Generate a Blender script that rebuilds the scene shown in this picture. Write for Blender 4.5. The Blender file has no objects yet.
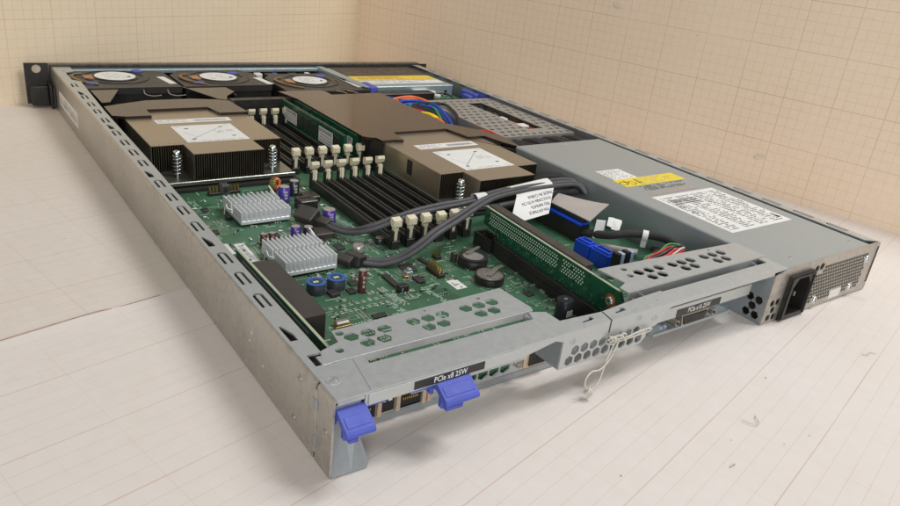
import bpy, math, random
from mathutils import Vector, Matrix, Euler
from mathutils.geometry import tessellate_polygon
random.seed(7)
S = 0.001
scn = bpy.context.scene
col = scn.collection
PI = math.pi

# ------------------------------------------------------------------ materials
def new_mat(name):
    m = bpy.data.materials.new(name); m.use_nodes = True
    nt = m.node_tree; b = nt.nodes['Principled BSDF']
    return m, nt, b
def N(nt, typ, **kw):
    n = nt.nodes.new(typ)
    for k, v in kw.items(): setattr(n, k, v)
    return n
def ramp(nt, fac, stops):
    r = N(nt, 'ShaderNodeValToRGB')
    while len(r.color_ramp.elements) < len(stops): r.color_ramp.elements.new(0.5)
    for e, (p, c) in zip(r.color_ramp.elements, stops):
        e.position = p; e.color = (c[0], c[1], c[2], 1) if hasattr(c, '__len__') else (c, c, c, 1)
    nt.links.new(fac, r.inputs[0]); return r.outputs[0]
def noise(nt, scale, detail=4, rough=.55, coord=None, sc=None):
    if coord is None:
        coord = N(nt, 'ShaderNodeTexCoord').outputs['Object']
    if sc:
        mp = N(nt, 'ShaderNodeMapping'); mp.inputs['Scale'].default_value = sc
        nt.links.new(coord, mp.inputs[0]); coord = mp.outputs[0]
    n = N(nt, 'ShaderNodeTexNoise'); n.inputs['Scale'].default_value = scale
    n.inputs['Detail'].default_value = detail; n.inputs['Roughness'].default_value = rough
    nt.links.new(coord, n.inputs['Vector']); return n.outputs[0]
def bump(nt, b, h, strength=.2, dist=.0005):
    bp = N(nt, 'ShaderNodeBump'); bp.inputs['Strength'].default_value = strength; bp.inputs['Distance'].default_value = dist
    nt.links.new(h, bp.inputs['Height']); nt.links.new(bp.outputs[0], b.inputs['Normal'])
def simple(name, colr, rough=.5, metal=0., var=.12, scale=60, rvar=.1, bmp=0, bscale=900, spec=.5, coat=0):
    m, nt, b = new_mat(name)
    n = noise(nt, scale)
    lo = [c*(1-var) for c in colr]; hi = [min(1, c*(1+var)) for c in colr]
    nt.links.new(ramp(nt, n, [(.3, lo), (.7, hi)]), b.inputs['Base Color'])
    n2 = noise(nt, scale*2.3)
    nt.links.new(ramp(nt, n2, [(.3, max(0, rough-rvar)), (.7, min(1, rough+rvar))]), b.inputs['Roughness'])
    b.inputs['Metallic'].default_value = metal
    b.inputs['Specular IOR Level'].default_value = spec
    b.inputs['Coat Weight'].default_value = coat
    if bmp: bump(nt, b, noise(nt, bscale, 3), bmp, .0002)
    return m
def steel_mat(name, colr, rough=.42, stain=.25, metal=.8):
    m, nt, b = new_mat(name)
    big = noise(nt, 22, 6, .65); mid = noise(nt, 260, 5, .65)
    mix = N(nt, 'ShaderNodeMix', data_type='FLOAT'); mix.inputs[0].default_value = .6
    nt.links.new(big, mix.inputs[2]); nt.links.new(mid, mix.inputs[3])
    lo = [c*(1-stain) for c in colr]; hi = [min(1, c*(1+stain*.4)) for c in colr]
    nt.links.new(ramp(nt, mix.outputs[0], [(.3, lo), (.52, colr), (.75, hi)]), b.inputs['Base Color'])
    nt.links.new(ramp(nt, mid, [(.25, rough-.03), (.75, rough+.05)]), b.inputs['Roughness'])
    b.inputs['Metallic'].default_value = metal
    # scratches: stretched noise
    s = noise(nt, 300, 2, .5, sc=(1, .06, 1)); bump(nt, b, s, .03, .0001)
    return m
M = {}
M['steel'] = steel_mat('galvanized_steel', (.585, .61, .61), .40, .06, .75)
M['side'] = steel_mat('stained_side_steel', (.50, .475, .43), .36, .32, .75)
M['psu'] = steel_mat('painted_power_case', (.45, .50, .515), .36, .04, .62)
M['dsteel'] = steel_mat('dark_steel', (.38, .41, .43), .38, .08, .7)
M['cage'] = steel_mat('drive_cage_steel', (.43, .42, .40), .42, .06, .6)
M['bronze'] = steel_mat('bronze_toned_fin_cover', (.52, .445, .34), .36, .05, .85)
M['nickel'] = steel_mat('base_plate_metal', (.50, .46, .40), .35, .15, .9)
M['baseplate'] = steel_mat('dark_base_plate', (.30, .31, .27), .3, .15, .85)
M['fin'] = simple('dark_fin_metal', (.20, .17, .13), .38, .9)
M['alu'] = simple('brushed_aluminium', (.78, .80, .81), .48, .35, .03)
M['chrome'] = simple('bright_zinc', (.72, .75, .76), .2, 1., .08)
M['black'] = simple('black_plastic', (.018, .017, .016), .42, 0, .3, bmp=.05)
M['shroud'] = simple('glossy_black_duct_plastic', (.022, .017, .014), .11, 0, .15, 40, .02, bmp=0, spec=.9, coat=.3)
M['shroud'].node_tree.nodes['Principled BSDF'].inputs['Specular Tint'].default_value = (.66, .44, .31, 1)
M['fan'] = simple('fan_black_plastic', (.030, .028, .026), .40, 0, .2, 50, .06, bmp=.05)
M['slot'] = simple('slot_black_plastic', (.022, .020, .019), .33, 0, .2, bmp=.03)
M['conn'] = simple('brown_black_connector', (.050, .043, .038), .45, 0, .15, bmp=.06)
M['bezel'] = simple('dark_bezel_plastic', (.04, .036, .032), .28, 0, .1)
M['purple'] = simple('blue_violet_plastic', (.088, .115, .47), .5, 0, .07, 90, .08, bmp=.08, spec=.2)
M['blue'] = simple('bright_blue_plastic', (.006, .06, .52), .35, 0, .08)
M['ivory'] = simple('ivory_latch_plastic', (.72, .66, .48), .42, 0, .08)
M['white'] = simple('white_plastic', (.75, .75, .72), .4, 0, .05)
M['capsleeve'] = simple('violet_capacitor_sleeve', (.07, .035, .30), .32, 0, .1)
M['capblack'] = simple('black_capacitor_sleeve', (.02, .022, .028), .3, 0, .1)
M['capbrown'] = simple('brown_capacitor_sleeve', (.11, .03, .025), .3, 0, .1)
M['captop'] = simple('capacitor_top_aluminium', (.62, .58, .56), .35, .8, .06)
M['indblue'] = simple('inductor_blue_ring', (.02, .12, .42), .4, 0, .1)
M['ferrite'] = simple('inductor_ferrite', (.05, .06, .07), .45, .2, .2, 300)
M['gold'] = simple('gold_contacts', (.75, .52, .2), .3, 1., .1)
M['tin'] = simple('solder_tin', (.66, .68, .62), .35, .7, .15, 800)
M['copper'] = simple('copper_winding', (.75, .25, .10), .35, .9, .1)
M['grn'] = simple('green_core', (.08, .30, .12), .5)
M['chip'] = simple('chip_epoxy', (.035, .033, .032), .42, 0, .1)
M['cable'] = simple('grey_cable_jacket', (.07, .07, .076), .55, 0, .15, 160, bmp=.1)
M['ribbon'] = simple('grey_ribbon_cable', (.42, .38, .35), .5, 0, .05)
M['sleeve'] = simple('braided_black_sleeve', (.03, .027, .026), .6, 0, .5, 900, bmp=.8, bscale=1400)
M['string'] = simple('white_cotton_string', (.55, .52, .46), .8, 0, .15, 900, bmp=.3, bscale=1500)
M['paper'] = simple('white_sticker', (.74, .74, .72), .55, 0, .03)
M['yellow'] = simple('yellow_sticker', (.80, .62, .03), .45, 0, .04)
M['fanstick'] = simple('dull_orange_sticker', (.42, .20, .10), .5)
M['fwire'] = simple('ochre_wire', (.30, .19, .06), .45)
M['ygold'] = simple('drive_yellow_sticker', (.80, .56, .06), .45, 0, .08)
M['brownlab'] = simple('brown_print_sticker', (.36, .31, .28), .5, 0, .06)
M['ink'] = simple('black_print', (.015, .015, .015), .6, 0, .1)
M['greyink'] = simple('grey_print', (.25, .25, .25), .6, 0, .1)
M['whiteink'] = simple('white_print', (.75, .75, .72), .6, 0, .05)
M['silk'] = simple('silkscreen_white', (.42, .55, .44), .6, 0, .15, 900)
M['darklab'] = simple('black_label', (.025, .024, .022), .4, 0, .1)
M['drive'] = simple('drive_dark_top', (.05, .042, .036), .38, .2, .15)
M['litblue'] = steel_mat('pale_blue_drive_metal', (.45, .56, .60), .35, .1, .7)
M['beige'] = simple('warm_metal_finger', (.72, .55, .40), .4, .5)
M['paleblue'] = simple('pale_blue_plastic', (.36, .44, .60), .4, 0, .25, 500)
M['dullcoin'] = simple('worn_coin_metal', (.42, .37, .33), .3, .8, .2, 300)
M['tape'] = simple('clear_tape', (.72, .62, .52), .22, 0, .05)
for k, c in dict(red=(.55, .02, .015), orange=(.75, .17, .04), wblue=(.02, .07, .45), wgreen=(.02, .28, .07), wyellow=(.78, .55, .01), wblack=(.02, .02, .02), wwhite=(.65, .62, .58), wbrown=(.22, .13, .05)).items():
    M[k] = simple('wire_' + k, c, .42, 0, .05)

def pcb_mat(name, dark, light, sx=1.0):
    m, nt, b = new_mat(name)
    co = N(nt, 'ShaderNodeTexCoord').outputs['Object']
    fields = []
    for (sc, rot) in ((260, 0), (260, PI/4), (420, PI/2)):
        mp = N(nt, 'ShaderNodeMapping'); mp.inputs['Rotation'].default_value = (0, 0, rot)
        nt.links.new(co, mp.inputs[0])
        vo = N(nt, 'ShaderNodeTexVoronoi', distance='CHEBYCHEV'); vo.inputs['Scale'].default_value = 42
        nt.links.new(mp.outputs[0], vo.inputs['Vector'])
        w = N(nt, 'ShaderNodeTexWave', bands_direction='X' if rot == 0 else 'Y'); w.inputs['Scale'].default_value = sc
        nt.links.new(mp.outputs[0], w.inputs['Vector'])
        g = N(nt, 'ShaderNodeMath', operation='GREATER_THAN'); g.inputs[1].default_value = .72
        nt.links.new(w.outputs[1], g.inputs[0])
        sep = N(nt, 'ShaderNodeSeparateColor'); nt.links.new(vo.outputs['Color'], sep.inputs[0])
        g2 = N(nt, 'ShaderNodeMath', operation='GREATER_THAN'); g2.inputs[1].default_value = .66
        nt.links.new(sep.outputs[len(fields)], g2.inputs[0])
        mu = N(nt, 'ShaderNodeMath', operation='MULTIPLY'); nt.links.new(g.outputs[0], mu.inputs[0]); nt.links.new(g2.outputs[0], mu.inputs[1])
        fields.append(mu.outputs[0])
    mx = N(nt, 'ShaderNodeMath', operation='MAXIMUM'); nt.links.new(fields[0], mx.inputs[0]); nt.links.new(fields[1], mx.inputs[1])
    mx2 = N(nt, 'ShaderNodeMath', operation='MAXIMUM'); nt.links.new(mx.outputs[0], mx2.inputs[0]); nt.links.new(fields[2], mx2.inputs[1])
    # copper pours: blocky darker and lighter areas
    vo = N(nt, 'ShaderNodeTexVoronoi', distance='MANHATTAN'); vo.inputs['Scale'].default_value = 25; nt.links.new(co, vo.inputs['Vector'])
    sep = N(nt, 'ShaderNodeSeparateColor'); nt.links.new(vo.outputs['Color'], sep.inputs[0])
    base = ramp(nt, sep.outputs[0], [(0, dark), (1, [(a*.6+b_*.4) for a, b_ in zip(dark, light)])])
    mixc = N(nt, 'ShaderNodeMix', data_type='RGBA'); nt.links.new(mx2.outputs[0], mixc.inputs[0]); nt.links.new(base, mixc.inputs[6]); mixc.inputs[7].default_value = (*light, 1)
    nt.links.new(mixc.outputs[2], b.inputs['Base Color'])
    b.inputs['Roughness'].default_value = .36; b.inputs['Specular IOR Level'].default_value = .5
    bump(nt, b, mx2.outputs[0], .25, .00006)
    return m
M['pcb'] = pcb_mat('green_circuit_board', (.026, .088, .042), (.075, .19, .11))
M['pcb2'] = simple('green_riser_board', (.006, .075, .036), .3, 0, .25, 200)
M['pin'] = simple('solder_pin_dots', (.62, .74, .60), .5, .1, .1)
M['pcbedge'] = simple('board_edge_fibreglass', (.38, .42, .30), .6, 0, .1)

def grid_mat(name, base, line, cell, phase, widths, alphas, rot=0., coords=('X', 'Y'), blot=.05, tint=(1, .95, .9), weak=None, wob=0.):
    """graph paper: fine, middle and bold rules over a mottled sheet (all in object millimetres)"""
    m, nt, b = new_mat(name)
    co = N(nt, 'ShaderNodeTexCoord').outputs['Object']
    mp = N(nt, 'ShaderNodeMapping'); mp.inputs['Scale'].default_value = (1000, 1000, 1000)
    nt.links.new(co, mp.inputs[0])
    mp2 = N(nt, 'ShaderNodeMapping'); mp2.inputs['Rotation'].default_value = (0, 0, rot); mp2.inputs['Location'].default_value = (phase[0], phase[1], 0)
    nt.links.new(mp.outputs[0], mp2.inputs[0])
    vec = mp2.outputs[0]
    if wob:
        nn = N(nt, 'ShaderNodeTexNoise'); nn.inputs['Scale'].default_value = 6; nt.links.new(co, nn.inputs['Vector'])
        ad = N(nt, 'ShaderNodeVectorMath', operation='MULTIPLY_ADD'); ad.inputs[1].default_value = (wob, wob, 0); nt.links.new(nn.outputs['Color'], ad.inputs[0]); nt.links.new(vec, ad.inputs[2])
        vec = ad.outputs[0]
    sp = N(nt, 'ShaderNodeSeparateXYZ'); nt.links.new(vec, sp.inputs[0])
    total = None
    for ai, ax in enumerate(coords):
        for i, (per, w, al) in enumerate(zip(cell, widths, alphas)):
            a = al * (weak if (weak and ai == 0) else 1)
            d = N(nt, 'ShaderNodeMath', operation='PINGPONG'); d.inputs[1].default_value = per/2
            nt.links.new(sp.outputs[ax], d.inputs[0])
            l = N(nt, 'ShaderNodeMapRange', interpolation_type='SMOOTHSTEP'); l.inputs['From Min'].default_value = w*.5; l.inputs['From Max'].default_value = w*.95
            l.inputs['To Min'].default_value = a; l.inputs['To Max'].default_value = 0
            nt.links.new(d.outputs[0], l.inputs['Value'])
            if total is None: total = l.outputs[0]
            else:
                mx = N(nt, 'ShaderNodeMath', operation='MAXIMUM'); nt.links.new(total, mx.inputs[0]); nt.links.new(l.outputs[0], mx.inputs[1]); total = mx.outputs[0]
    # uneven print strength
    fade = noise(nt, 9, 3, .6, co)
    fr = ramp(nt, fade, [(.3, .35), (.7, 1.)])
    mu = N(nt, 'ShaderNodeMath', operation='MULTIPLY'); nt.links.new(total, mu.inputs[0]); nt.links.new(fr, mu.inputs[1])
    n1 = noise(nt, 5, 6, .6, co); n2 = noise(nt, 120, 4, .6, co)
    mixn = N(nt, 'ShaderNodeMix', data_type='FLOAT'); mixn.inputs[0].default_value = .4; nt.links.new(n1, mixn.inputs[2]); nt.links.new(n2, mixn.inputs[3])
    basec = ramp(nt, mixn.outputs[0], [(.3, [c*(1-blot)*t for c, t in zip(base, tint)]), (.7, base)])
    # specks
    vo = N(nt, 'ShaderNodeTexVoronoi'); vo.inputs['Scale'].default_value = 55; nt.links.new(co, vo.inputs['Vector'])
    spk = ramp(nt, vo.outputs['Distance'], [(.0, .45), (.028, .45), (.04, 0)])
    sel = N(nt, 'ShaderNodeSeparateColor'); nt.links.new(vo.outputs['Color'], sel.inputs[0])
    gt = N(nt, 'ShaderNodeMath', operation='GREATER_THAN'); gt.inputs[1].default_value = .82; nt.links.new(sel.outputs[0], gt.inputs[0])
    sm = N(nt, 'ShaderNodeMath', operation='MULTIPLY'); nt.links.new(spk, sm.inputs[0]); nt.links.new(gt.outputs[0], sm.inputs[1])
    mc = N(nt, 'ShaderNodeMix', data_type='RGBA'); nt.links.new(mu.outputs[0], mc.inputs[0]); nt.links.new(basec, mc.inputs[6]); mc.inputs[7].default_value = (*line, 1)
    mc2 = N(nt, 'ShaderNodeMix', data_type='RGBA'); nt.links.new(sm.outputs[0], mc2.inputs[0]); nt.links.new(mc.outputs[2], mc2.inputs[6]); mc2.inputs[7].default_value = (.12, .09, .07, 1)
    nt.links.new(mc2.outputs[2], b.inputs['Base Color'])
    b.inputs['Roughness'].default_value = .62; b.inputs['Specular IOR Level'].default_value = .35
    bump(nt, b, noise(nt, 7, 3, .5, co), .5, .004)
    return m
CELL = (.9, 9.0, 45.0)
M['floor1'] = grid_mat('graph_paper_near', (.725, .695, .665), (.48, .24, .17), CELL, (0, 0), (.2, .26, .42), (.16, .42, .62), weak=.33, wob=2.5, blot=.07)
M['floor2'] = grid_mat('graph_paper_far', (.70, .655, .60), (.40, .27, .2), CELL, (13, 6), (.2, .26, .45), (.12, .45, .6), weak=.5, wob=2.5, blot=.08)
M['wallL'] = grid_mat('graph_paper_left_wall', (.77, .665, .50), (.42, .23, .11), CELL, (11.8, 7.6, 0), (.16, .4, .55), (.08, .34, .50), blot=.06, wob=1.5)
M['wallR'] = grid_mat('graph_paper_right_wall', (.90, .755, .60), (.42, .21, .08), CELL, (22.5, 38, 0), (.16, .36, .5), (.10, .36, .55), blot=.06, wob=1.0)

# ------------------------------------------------------------------ mesh builder (coordinates in millimetres)
class MB:
    def __init__(s): s.v = []; s.f = []; s.m = []; s.mats = []; s.sm = []; s.T = Matrix.Identity(4)
    def mi(s, mat):
        if mat not in s.mats: s.mats.append(mat)
        return s.mats.index(mat)
    def add(s, vs, fs, mat, smooth=False):
        o = len(s.v); s.v += [s.T @ Vector(v) for v in vs]; i = s.mi(mat)
        for f in fs: s.f.append([a+o for a in f]); s.m.append(i); s.sm.append(smooth)
    def box(s, x0, y0, z0, x1, y1, z1, mat, c=0):
        if x1 < x0: x0, x1 = x1, x0
        if y1 < y0: y0, y1 = y1, y0
        if z1 < z0: z0, z1 = z1, z0
        if c <= 0:
            vs = [(x, y, z) for z in (z0, z1) for y in (y0, y1) for x in (x0, x1)]
            s.add(vs, [(0, 2, 3, 1), (4, 5, 7, 6), (0, 1, 5, 4), (2, 6, 7, 3), (0, 4, 6, 2), (1, 3, 7, 5)], mat)
        else:
            c = min(c, (x1-x0)*.45, (y1-y0)*.45, (z1-z0)*.45)
            vs = []; idx = {}
            for sx in (0, 1):
                for sy in (0, 1):
                    for sz in (0, 1):
                        p = ((x0, x1)[sx], (y0, y1)[sy], (z0, z1)[sz]); dx = (c, -c)[sx]; dy = (c, -c)[sy]; dz = (c, -c)[sz]
                        idx[sx, sy, sz, 0] = len(vs); vs.append((p[0], p[1]+dy, p[2]+dz))
                        idx[sx, sy, sz, 1] = len(vs); vs.append((p[0]+dx, p[1], p[2]+dz))
                        idx[sx, sy, sz, 2] = len(vs); vs.append((p[0]+dx, p[1]+dy, p[2]))
            fs = []
            order = [(0, 0), (1, 0), (1, 1), (0, 1)]
            for sx in (0, 1): q = [idx[sx, a, b_, 0] for a, b_ in order]; fs.append(q if sx else q[::-1])
            for sy in (0, 1): q = [idx[a, sy, b_, 1] for a, b_ in order]; fs.append(q[::-1] if sy else q)
            for sz in (0, 1): q = [idx[a, b_, sz, 2] for a, b_ in order]; fs.append(q if sz else q[::-1])
            for a in (0, 1):
                for b_ in (0, 1):
                    fs.append([idx[0, a, b_, 1], idx[1, a, b_, 1], idx[1, a, b_, 2], idx[0, a, b_, 2]])
                    fs.append([idx[a, 0, b_, 0], idx[a, 1, b_, 0], idx[a, 1, b_, 2], idx[a, 0, b_, 2]])
                    fs.append([idx[a, b_, 0, 0], idx[a, b_, 1, 0], idx[a, b_, 1, 1], idx[a, b_, 0, 1]])
            for k in [(a, b_, d) for a in (0, 1) for b_ in (0, 1) for d in (0, 1)]: fs.append([idx[(*k, 0)], idx[(*k, 1)], idx[(*k, 2)]])
            s.add(vs, fs, mat)
    def tri_prism(s, poly, z0, z1, mat, holes=(), smat=None, axis='z'):
        """polygon with holes extruded; axis z: (x,y), axis y: poly is (x,z) extruded along y, axis x: poly is (y,z)"""
        loops = [list(poly)] + [list(h) for h in holes]
        tri = tessellate_polygon([[Vector((p[0], p[1], 0)) for p in l] for l in loops])
        flat = [p for l in loops for p in l]; n = len(flat)
        def P(a, b_, c):
            return {'z': (a, b_, c), 'y': (a, c, b_), 'x': (c, a, b_)}[axis]
        vs = [P(p[0], p[1], z0) for p in flat] + [P(p[0], p[1], z1) for p in flat]
        fs = [list(t)[::-1] for t in tri] + [[i+n for i in t] for t in tri]
        s.add(vs, fs, mat)
        vs2 = list(vs); fs2 = []; o = 0
        for l in loops:
            k = len(l)
            for i in range(k):
                a, b_ = o+i, o+(i+1) % k
                fs2.append((a, b_, b_+n, a+n))
            o += k
        s.add(vs2, fs2, smat or mat)
    def cyl(s, c, r, h, mat, ax='z', seg=24, r2=None, top=None, smooth=True, ch=0):
        """cylinder from c upwards along ax"""
        r2 = r if r2 is None else r2
        prof = [(r, 0), (r2, h)] if not ch else [(r, 0), (r2, h-ch), (r2-ch, h)]
        vs = []; k = len(prof)
        for rr, hh in prof:
            for i in range(seg):
                a = 2*PI*i/seg; vs.append(s._ax(c, rr*math.cos(a), rr*math.sin(a), hh, ax))
        fs = [[j*seg+i, j*seg+(i+1) % seg, (j+1)*seg+(i+1) % seg, (j+1)*seg+i] for j in range(k-1) for i in range(seg)]
        s.add(vs, fs, mat, smooth)
        s.add(vs[:seg], [list(range(seg))[::-1]], mat)
        s.add(vs[-seg:], [list(range(seg))], top or mat)
    def _ax(s, c, a, b_, h, ax):
        return {'z': (c[0]+a, c[1]+b_, c[2]+h), 'y': (c[0]+a, c[1]+h, c[2]+b_), 'x': (c[0]+h, c[1]+a, c[2]+b_)}[ax]
    def ring(s, c, r0, r1, h, mat, ax='z', seg=32):
        vs = []
        for rr, hh in ((r0, 0), (r1, 0), (r1, h), (r0, h)):
            for i in range(seg):
                a = 2*PI*i/seg; vs.append(s._ax(c, rr*math.cos(a), rr*math.sin(a), hh, ax))
        fs = [[j*seg+i, j*seg+(i+1) % seg, ((j+1) % 4)*seg+(i+1) % seg, ((j+1) % 4)*seg+i] for j in range(4) for i in range(seg)]
        s.add(vs, fs, mat)
    def tube(s, pts, r, mat, seg=8, flat=1., closed=False, sub=5, lobes=False):
        P = [Vector(p) for p in pts]
        if sub > 1: P = catmull(P, sub, closed)
        n = len(P); vs = []
        up = Vector((0, 0, 1)); prev = None
        prof = []
        for i in range(seg):
            a = 2*PI*i/seg; rr = 1.
            if lobes: rr = .72+.28*abs(math.cos(a))
            prof.append((math.cos(a)*r*flat*rr, math.sin(a)*r*rr))
        for i in range(n):
            t = (P[(i+1) % n if closed else min(i+1, n-1)]-P[(i-1) % n if closed else max(i-1, 0)])
            t = t.normalized() if t.length > 1e-9 else Vector((1, 0, 0))
            if prev is None:
                sd = t.cross(up)
                if sd.length < .1: sd = t.cross(Vector((1, 0, 0)))
            else: sd = prev - t*prev.dot(t)
            sd.normalize(); prev = sd; u = sd.cross(t).normalized()
            vs += [P[i]+sd*a+u*b_ for a, b_ in prof]
        rng = n if closed else n-1
        fs = [[j*seg+i, j*seg+(i+1) % seg, ((j+1) % n)*seg+(i+1) % seg, ((j+1) % n)*seg+i] for j in range(rng) for i in range(seg)]
        s.add(vs, fs, mat, True)
        if not closed: s.add(vs[:seg], [list(range(seg))], mat); s.add(vs[-seg:], [list(range(seg))[::-1]], mat)
    def quad(s, pts, mat): s.add(pts, [tuple(range(len(pts)))], mat)
    def slab(s, pts, d, mat):
        """thin solid over a planar quad, thickness vector d"""
        n = len(pts); d = Vector(d); P = [Vector(p) for p in pts]
        s.add(P+[p+d for p in P], [list(range(n))[::-1], list(range(n, 2*n))]+[[i, (i+1) % n, (i+1) % n+n, i+n] for i in range(n)], mat)
    def text(s, body, size, mat, T, align='LEFT', h=.05, bold=0.):
        cu = bpy.data.curves.new('t', 'FONT'); cu.body = body; cu.size = size; cu.align_x = align; cu.extrude = 0; cu.resolution_u = 2
        if bold: cu.offset = bold
        ob = bpy.data.objects.new('t', cu); me = bpy.data.meshes.new_from_object(ob)
        old = s.T; s.T = old @ T
        s.add([(v.co.x, v.co.y, h) for v in me.vertices], [list(p.vertices) for p in me.polygons], mat)
        s.T = old
        bpy.data.objects.remove(ob); bpy.data.curves.remove(cu); bpy.data.meshes.remove(me)
    def build(s, name, parent=None, label=None, kind=None, loc=(0, 0, 0), bevel=0):
        me = bpy.data.meshes.new(name)
        me.from_pydata([tuple(v*S) for v in s.v], [], s.f)
        for mt in s.mats: me.materials.append(M[mt])
        me.polygons.foreach_set('material_index', s.m); me.polygons.foreach_set('use_smooth', s.sm)
        me.validate(); me.update()
        return link(name, me, parent, label, kind, loc, bevel)
def link(name, me, parent=None, label=None, kind=None, loc=(0, 0, 0), bevel=0):
    o = bpy.data.objects.new(name, me); col.objects.link(o); o.parent = parent
    o.location = Vector(loc)*S
    if label: o['label'] = label
    if kind: o['kind'] = kind
    if bevel:
        b = o.modifiers.new('edge', 'BEVEL'); b.width = bevel*S; b.segments = 2; b.limit_method = 'ANGLE'; b.angle_limit = math.radians(50)
    return o
def catmull(P, sub, closed=False):
    n = len(P); out = []
    g = (lambda i: P[i % n]) if closed else (lambda i: P[max(0, min(n-1, i))])
    for i in range(n if closed else n-1):
        a, b_, c, d = g(i-1), g(i), g(i+1), g(i+2)
        for k in range(sub):
            t = k/sub
            out.append(.5*((2*b_)+(c-a)*t+(2*a-5*b_+4*c-d)*t*t+(3*b_-a-3*c+d)*t**3))
    if not closed: out.append(P[-1].copy())
    return out
def hexa(cx, cy, r, rot=0, sy=1.):
    return [(cx+r*math.cos(rot+i*PI/3), cy+r*sy*math.sin(rot+i*PI/3)) for i in range(6)]
def circ(cx, cy, r, n=10): return [(cx+r*math.cos(2*PI*i/n), cy+r*math.sin(2*PI*i/n)) for i in range(n)]
def rect(x0, y0, x1, y1): return [(x0, y0), (x1, y0), (x1, y1), (x0, y1)]
def U_slot(cx, cy, w=5.1, L=14.5, t=1.45):
    """U-shaped cut, round end towards +y"""
    r = w/2; pts = []
    top = cy+L/2-r; bot = cy-L/2
    for i in range(9): a = i*PI/8; pts.append((cx+r*math.cos(a), top+r*math.sin(a)))
    pts += [(cx-r, bot), (cx-r+t, bot)]
    for i in range(9): a = PI-i*PI/8; pts.append((cx+(r-t)*math.cos(a), top+(r-t)*math.sin(a)))
    pts += [(cx+r-t, bot), (cx+r, bot)]
    return pts
def tag(o, label, cat, group=None, kind=None):
    o['label'] = label; o['category'] = cat
    if group: o['group'] = group
    if kind: o['kind'] = kind
    return o
def scribble(mb, x0, y0, x1, y1, z, rows, mat='ink', fill=.6, hgt=.5, lo=.6, hi=3.):
    """rows of tiny print too small to read"""
    dy = (y1-y0)/rows
    for r in range(rows):
        yy = y0+dy*(r+.5); x = x0
        end = x0+(x1-x0)*random.uniform(.55, 1)
        while x < end:
            w = random.uniform(lo, hi)
            if random.random() < fill+.2: mb.quad([(x, yy-dy*hgt/2, z), (min(x+w, x1), yy-dy*hgt/2, z), (min(x+w, x1), yy+dy*hgt/2, z), (x, yy+dy*hgt/2, z)], mat)
            x += w+random.uniform(.3, .8)
def screw(mb, c, r, ax='z', sgn=1, mat='chrome', h=1.2):
    T = mb.T
    R = {'z': Matrix.Identity(4), '-y': Matrix.Rotation(PI/2, 4, 'X'), '-x': Matrix.Rotation(-PI/2, 4, 'Y')}[ax]
    mb.T = T @ Matrix.Translation(c) @ R
    mb.cyl((0, 0, 0), r, h, mat, seg=20, ch=h*.4)
    for a in (0, PI/2):
        mb.T = T @ Matrix.Translation(c) @ R @ Matrix.Rotation(a+.5, 4, 'Z')
        mb.box(-r*.55, -r*.11, h, r*.55, r*.11, h+.04, 'ink')
    mb.T = T

# ================================================================== SERVER
server = bpy.data.objects.new('rack_server', None); col.objects.link(server); server.empty_display_size = .05
tag(server, 'open silver rack server, lid off, green boards and fans inside, lying on graph paper', 'server')
H = 38.0; D = 618.0; W = 440.0

# ---------------- left side wall
mb = MB()
prof = [(0, 0), (0, 36.4), (.45, 37.5), (1.6, 38), (1.6, 37), (1.0, 36.6), (1.0, 0)]
mb.tri_prism(prof, 15.2, D, 'side', axis='y')
mb.tri_prism(prof, 0, 13.6, 'side', axis='y')
ys = [537.4, 492, 465.9, 442.4, 414, 376.7, 351.5, 326.4, 301.5, 257.9, 232.4, 208.9, 182.8, 137.3, 112.2, 86.8]
ts = [506.9, 394.2, 277.7, 160, 53.7]
holes = [U_slot(6.1 if y < 300 else 6.9, y) for y in ys]
for y in ts:
    x = 4.6 if y < 300 else 6.3
    holes.append([(x-1.4, y+7), (x-1.4, y-6.5), (x+2.1, y-6.8), (x+2.1, y-1), (x-.3, y+7)])
holes.append(circ(9, 600, 1.5)); holes.append([(4.6, 25), (7.6, 25), (7.6, 31.5), (10.6, 31.5), (10.6, 34), (4.6, 34)])
outl = [(1.6, 0), (14, 0), (14, 23), (11.2, 25), (11.2, 330), (16, 350), (17.4, 410), (17.4, 575), (8, 590), (17.4, 606), (17.4, D), (1.6, D)]
outl = [(1.6, 0), (14, 0), (14, 24.2), (11.3, 24.2), (11.5, 250), (12.4, 310), (12.6, 440), (15, 540), (15.5, 552), (9, 560), (9, 592), (17.4, 597), (17.4, D), (1.6, D)]
mb.tri_prism(outl, 37, 38, 'steel', holes)
lw = mb.build('side_wall', server, 'left side wall, smeared and stained, with folded slotted flange')
mb = MB()
for (y0, y1, x) in [(y-6, y+3, 6.1 if y < 300 else 6.9) for y in ys]:
    mb = MB(); mb.box(x-1.1, y0-.6, 36.7, x+1.1, y1, 37.5, 'steel'); mb.build('louvre_tongue', lw)
mb = MB(); mb.box(1.2, 16, 33.4, 10.9, 600, 34.2, 'ink'); mb.build('flange_shade_strip', lw)  # black strip added under the flange so the slots read as shaded
mb = MB(); mb.box(-.55, 13.3, 4, .9, 15.5, 35, 'side', .2)
for z0, z1 in ((25, 30.8), (7, 12)): mb.box(-.85, 12.6, z0, .9, 16, z1, 'dsteel', .3)
mb.build('seam_hinge', lw)
for (y, z, r) in ((30.4, 30, 1.9), (35.5, 6.8, 1.7), (5.6, 19.8, 1.4)):
    mb = MB(); mb.ring((-.25, 0, 0), r*.62, r, .25, 'side', 'x'); mb.cyl((-.35, 0, 0), r*.5, .35, 'dsteel' if r > 1.5 else 'gold', 'x', 14)
    mb.build('rivet', lw, loc=(0, y, z))
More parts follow.
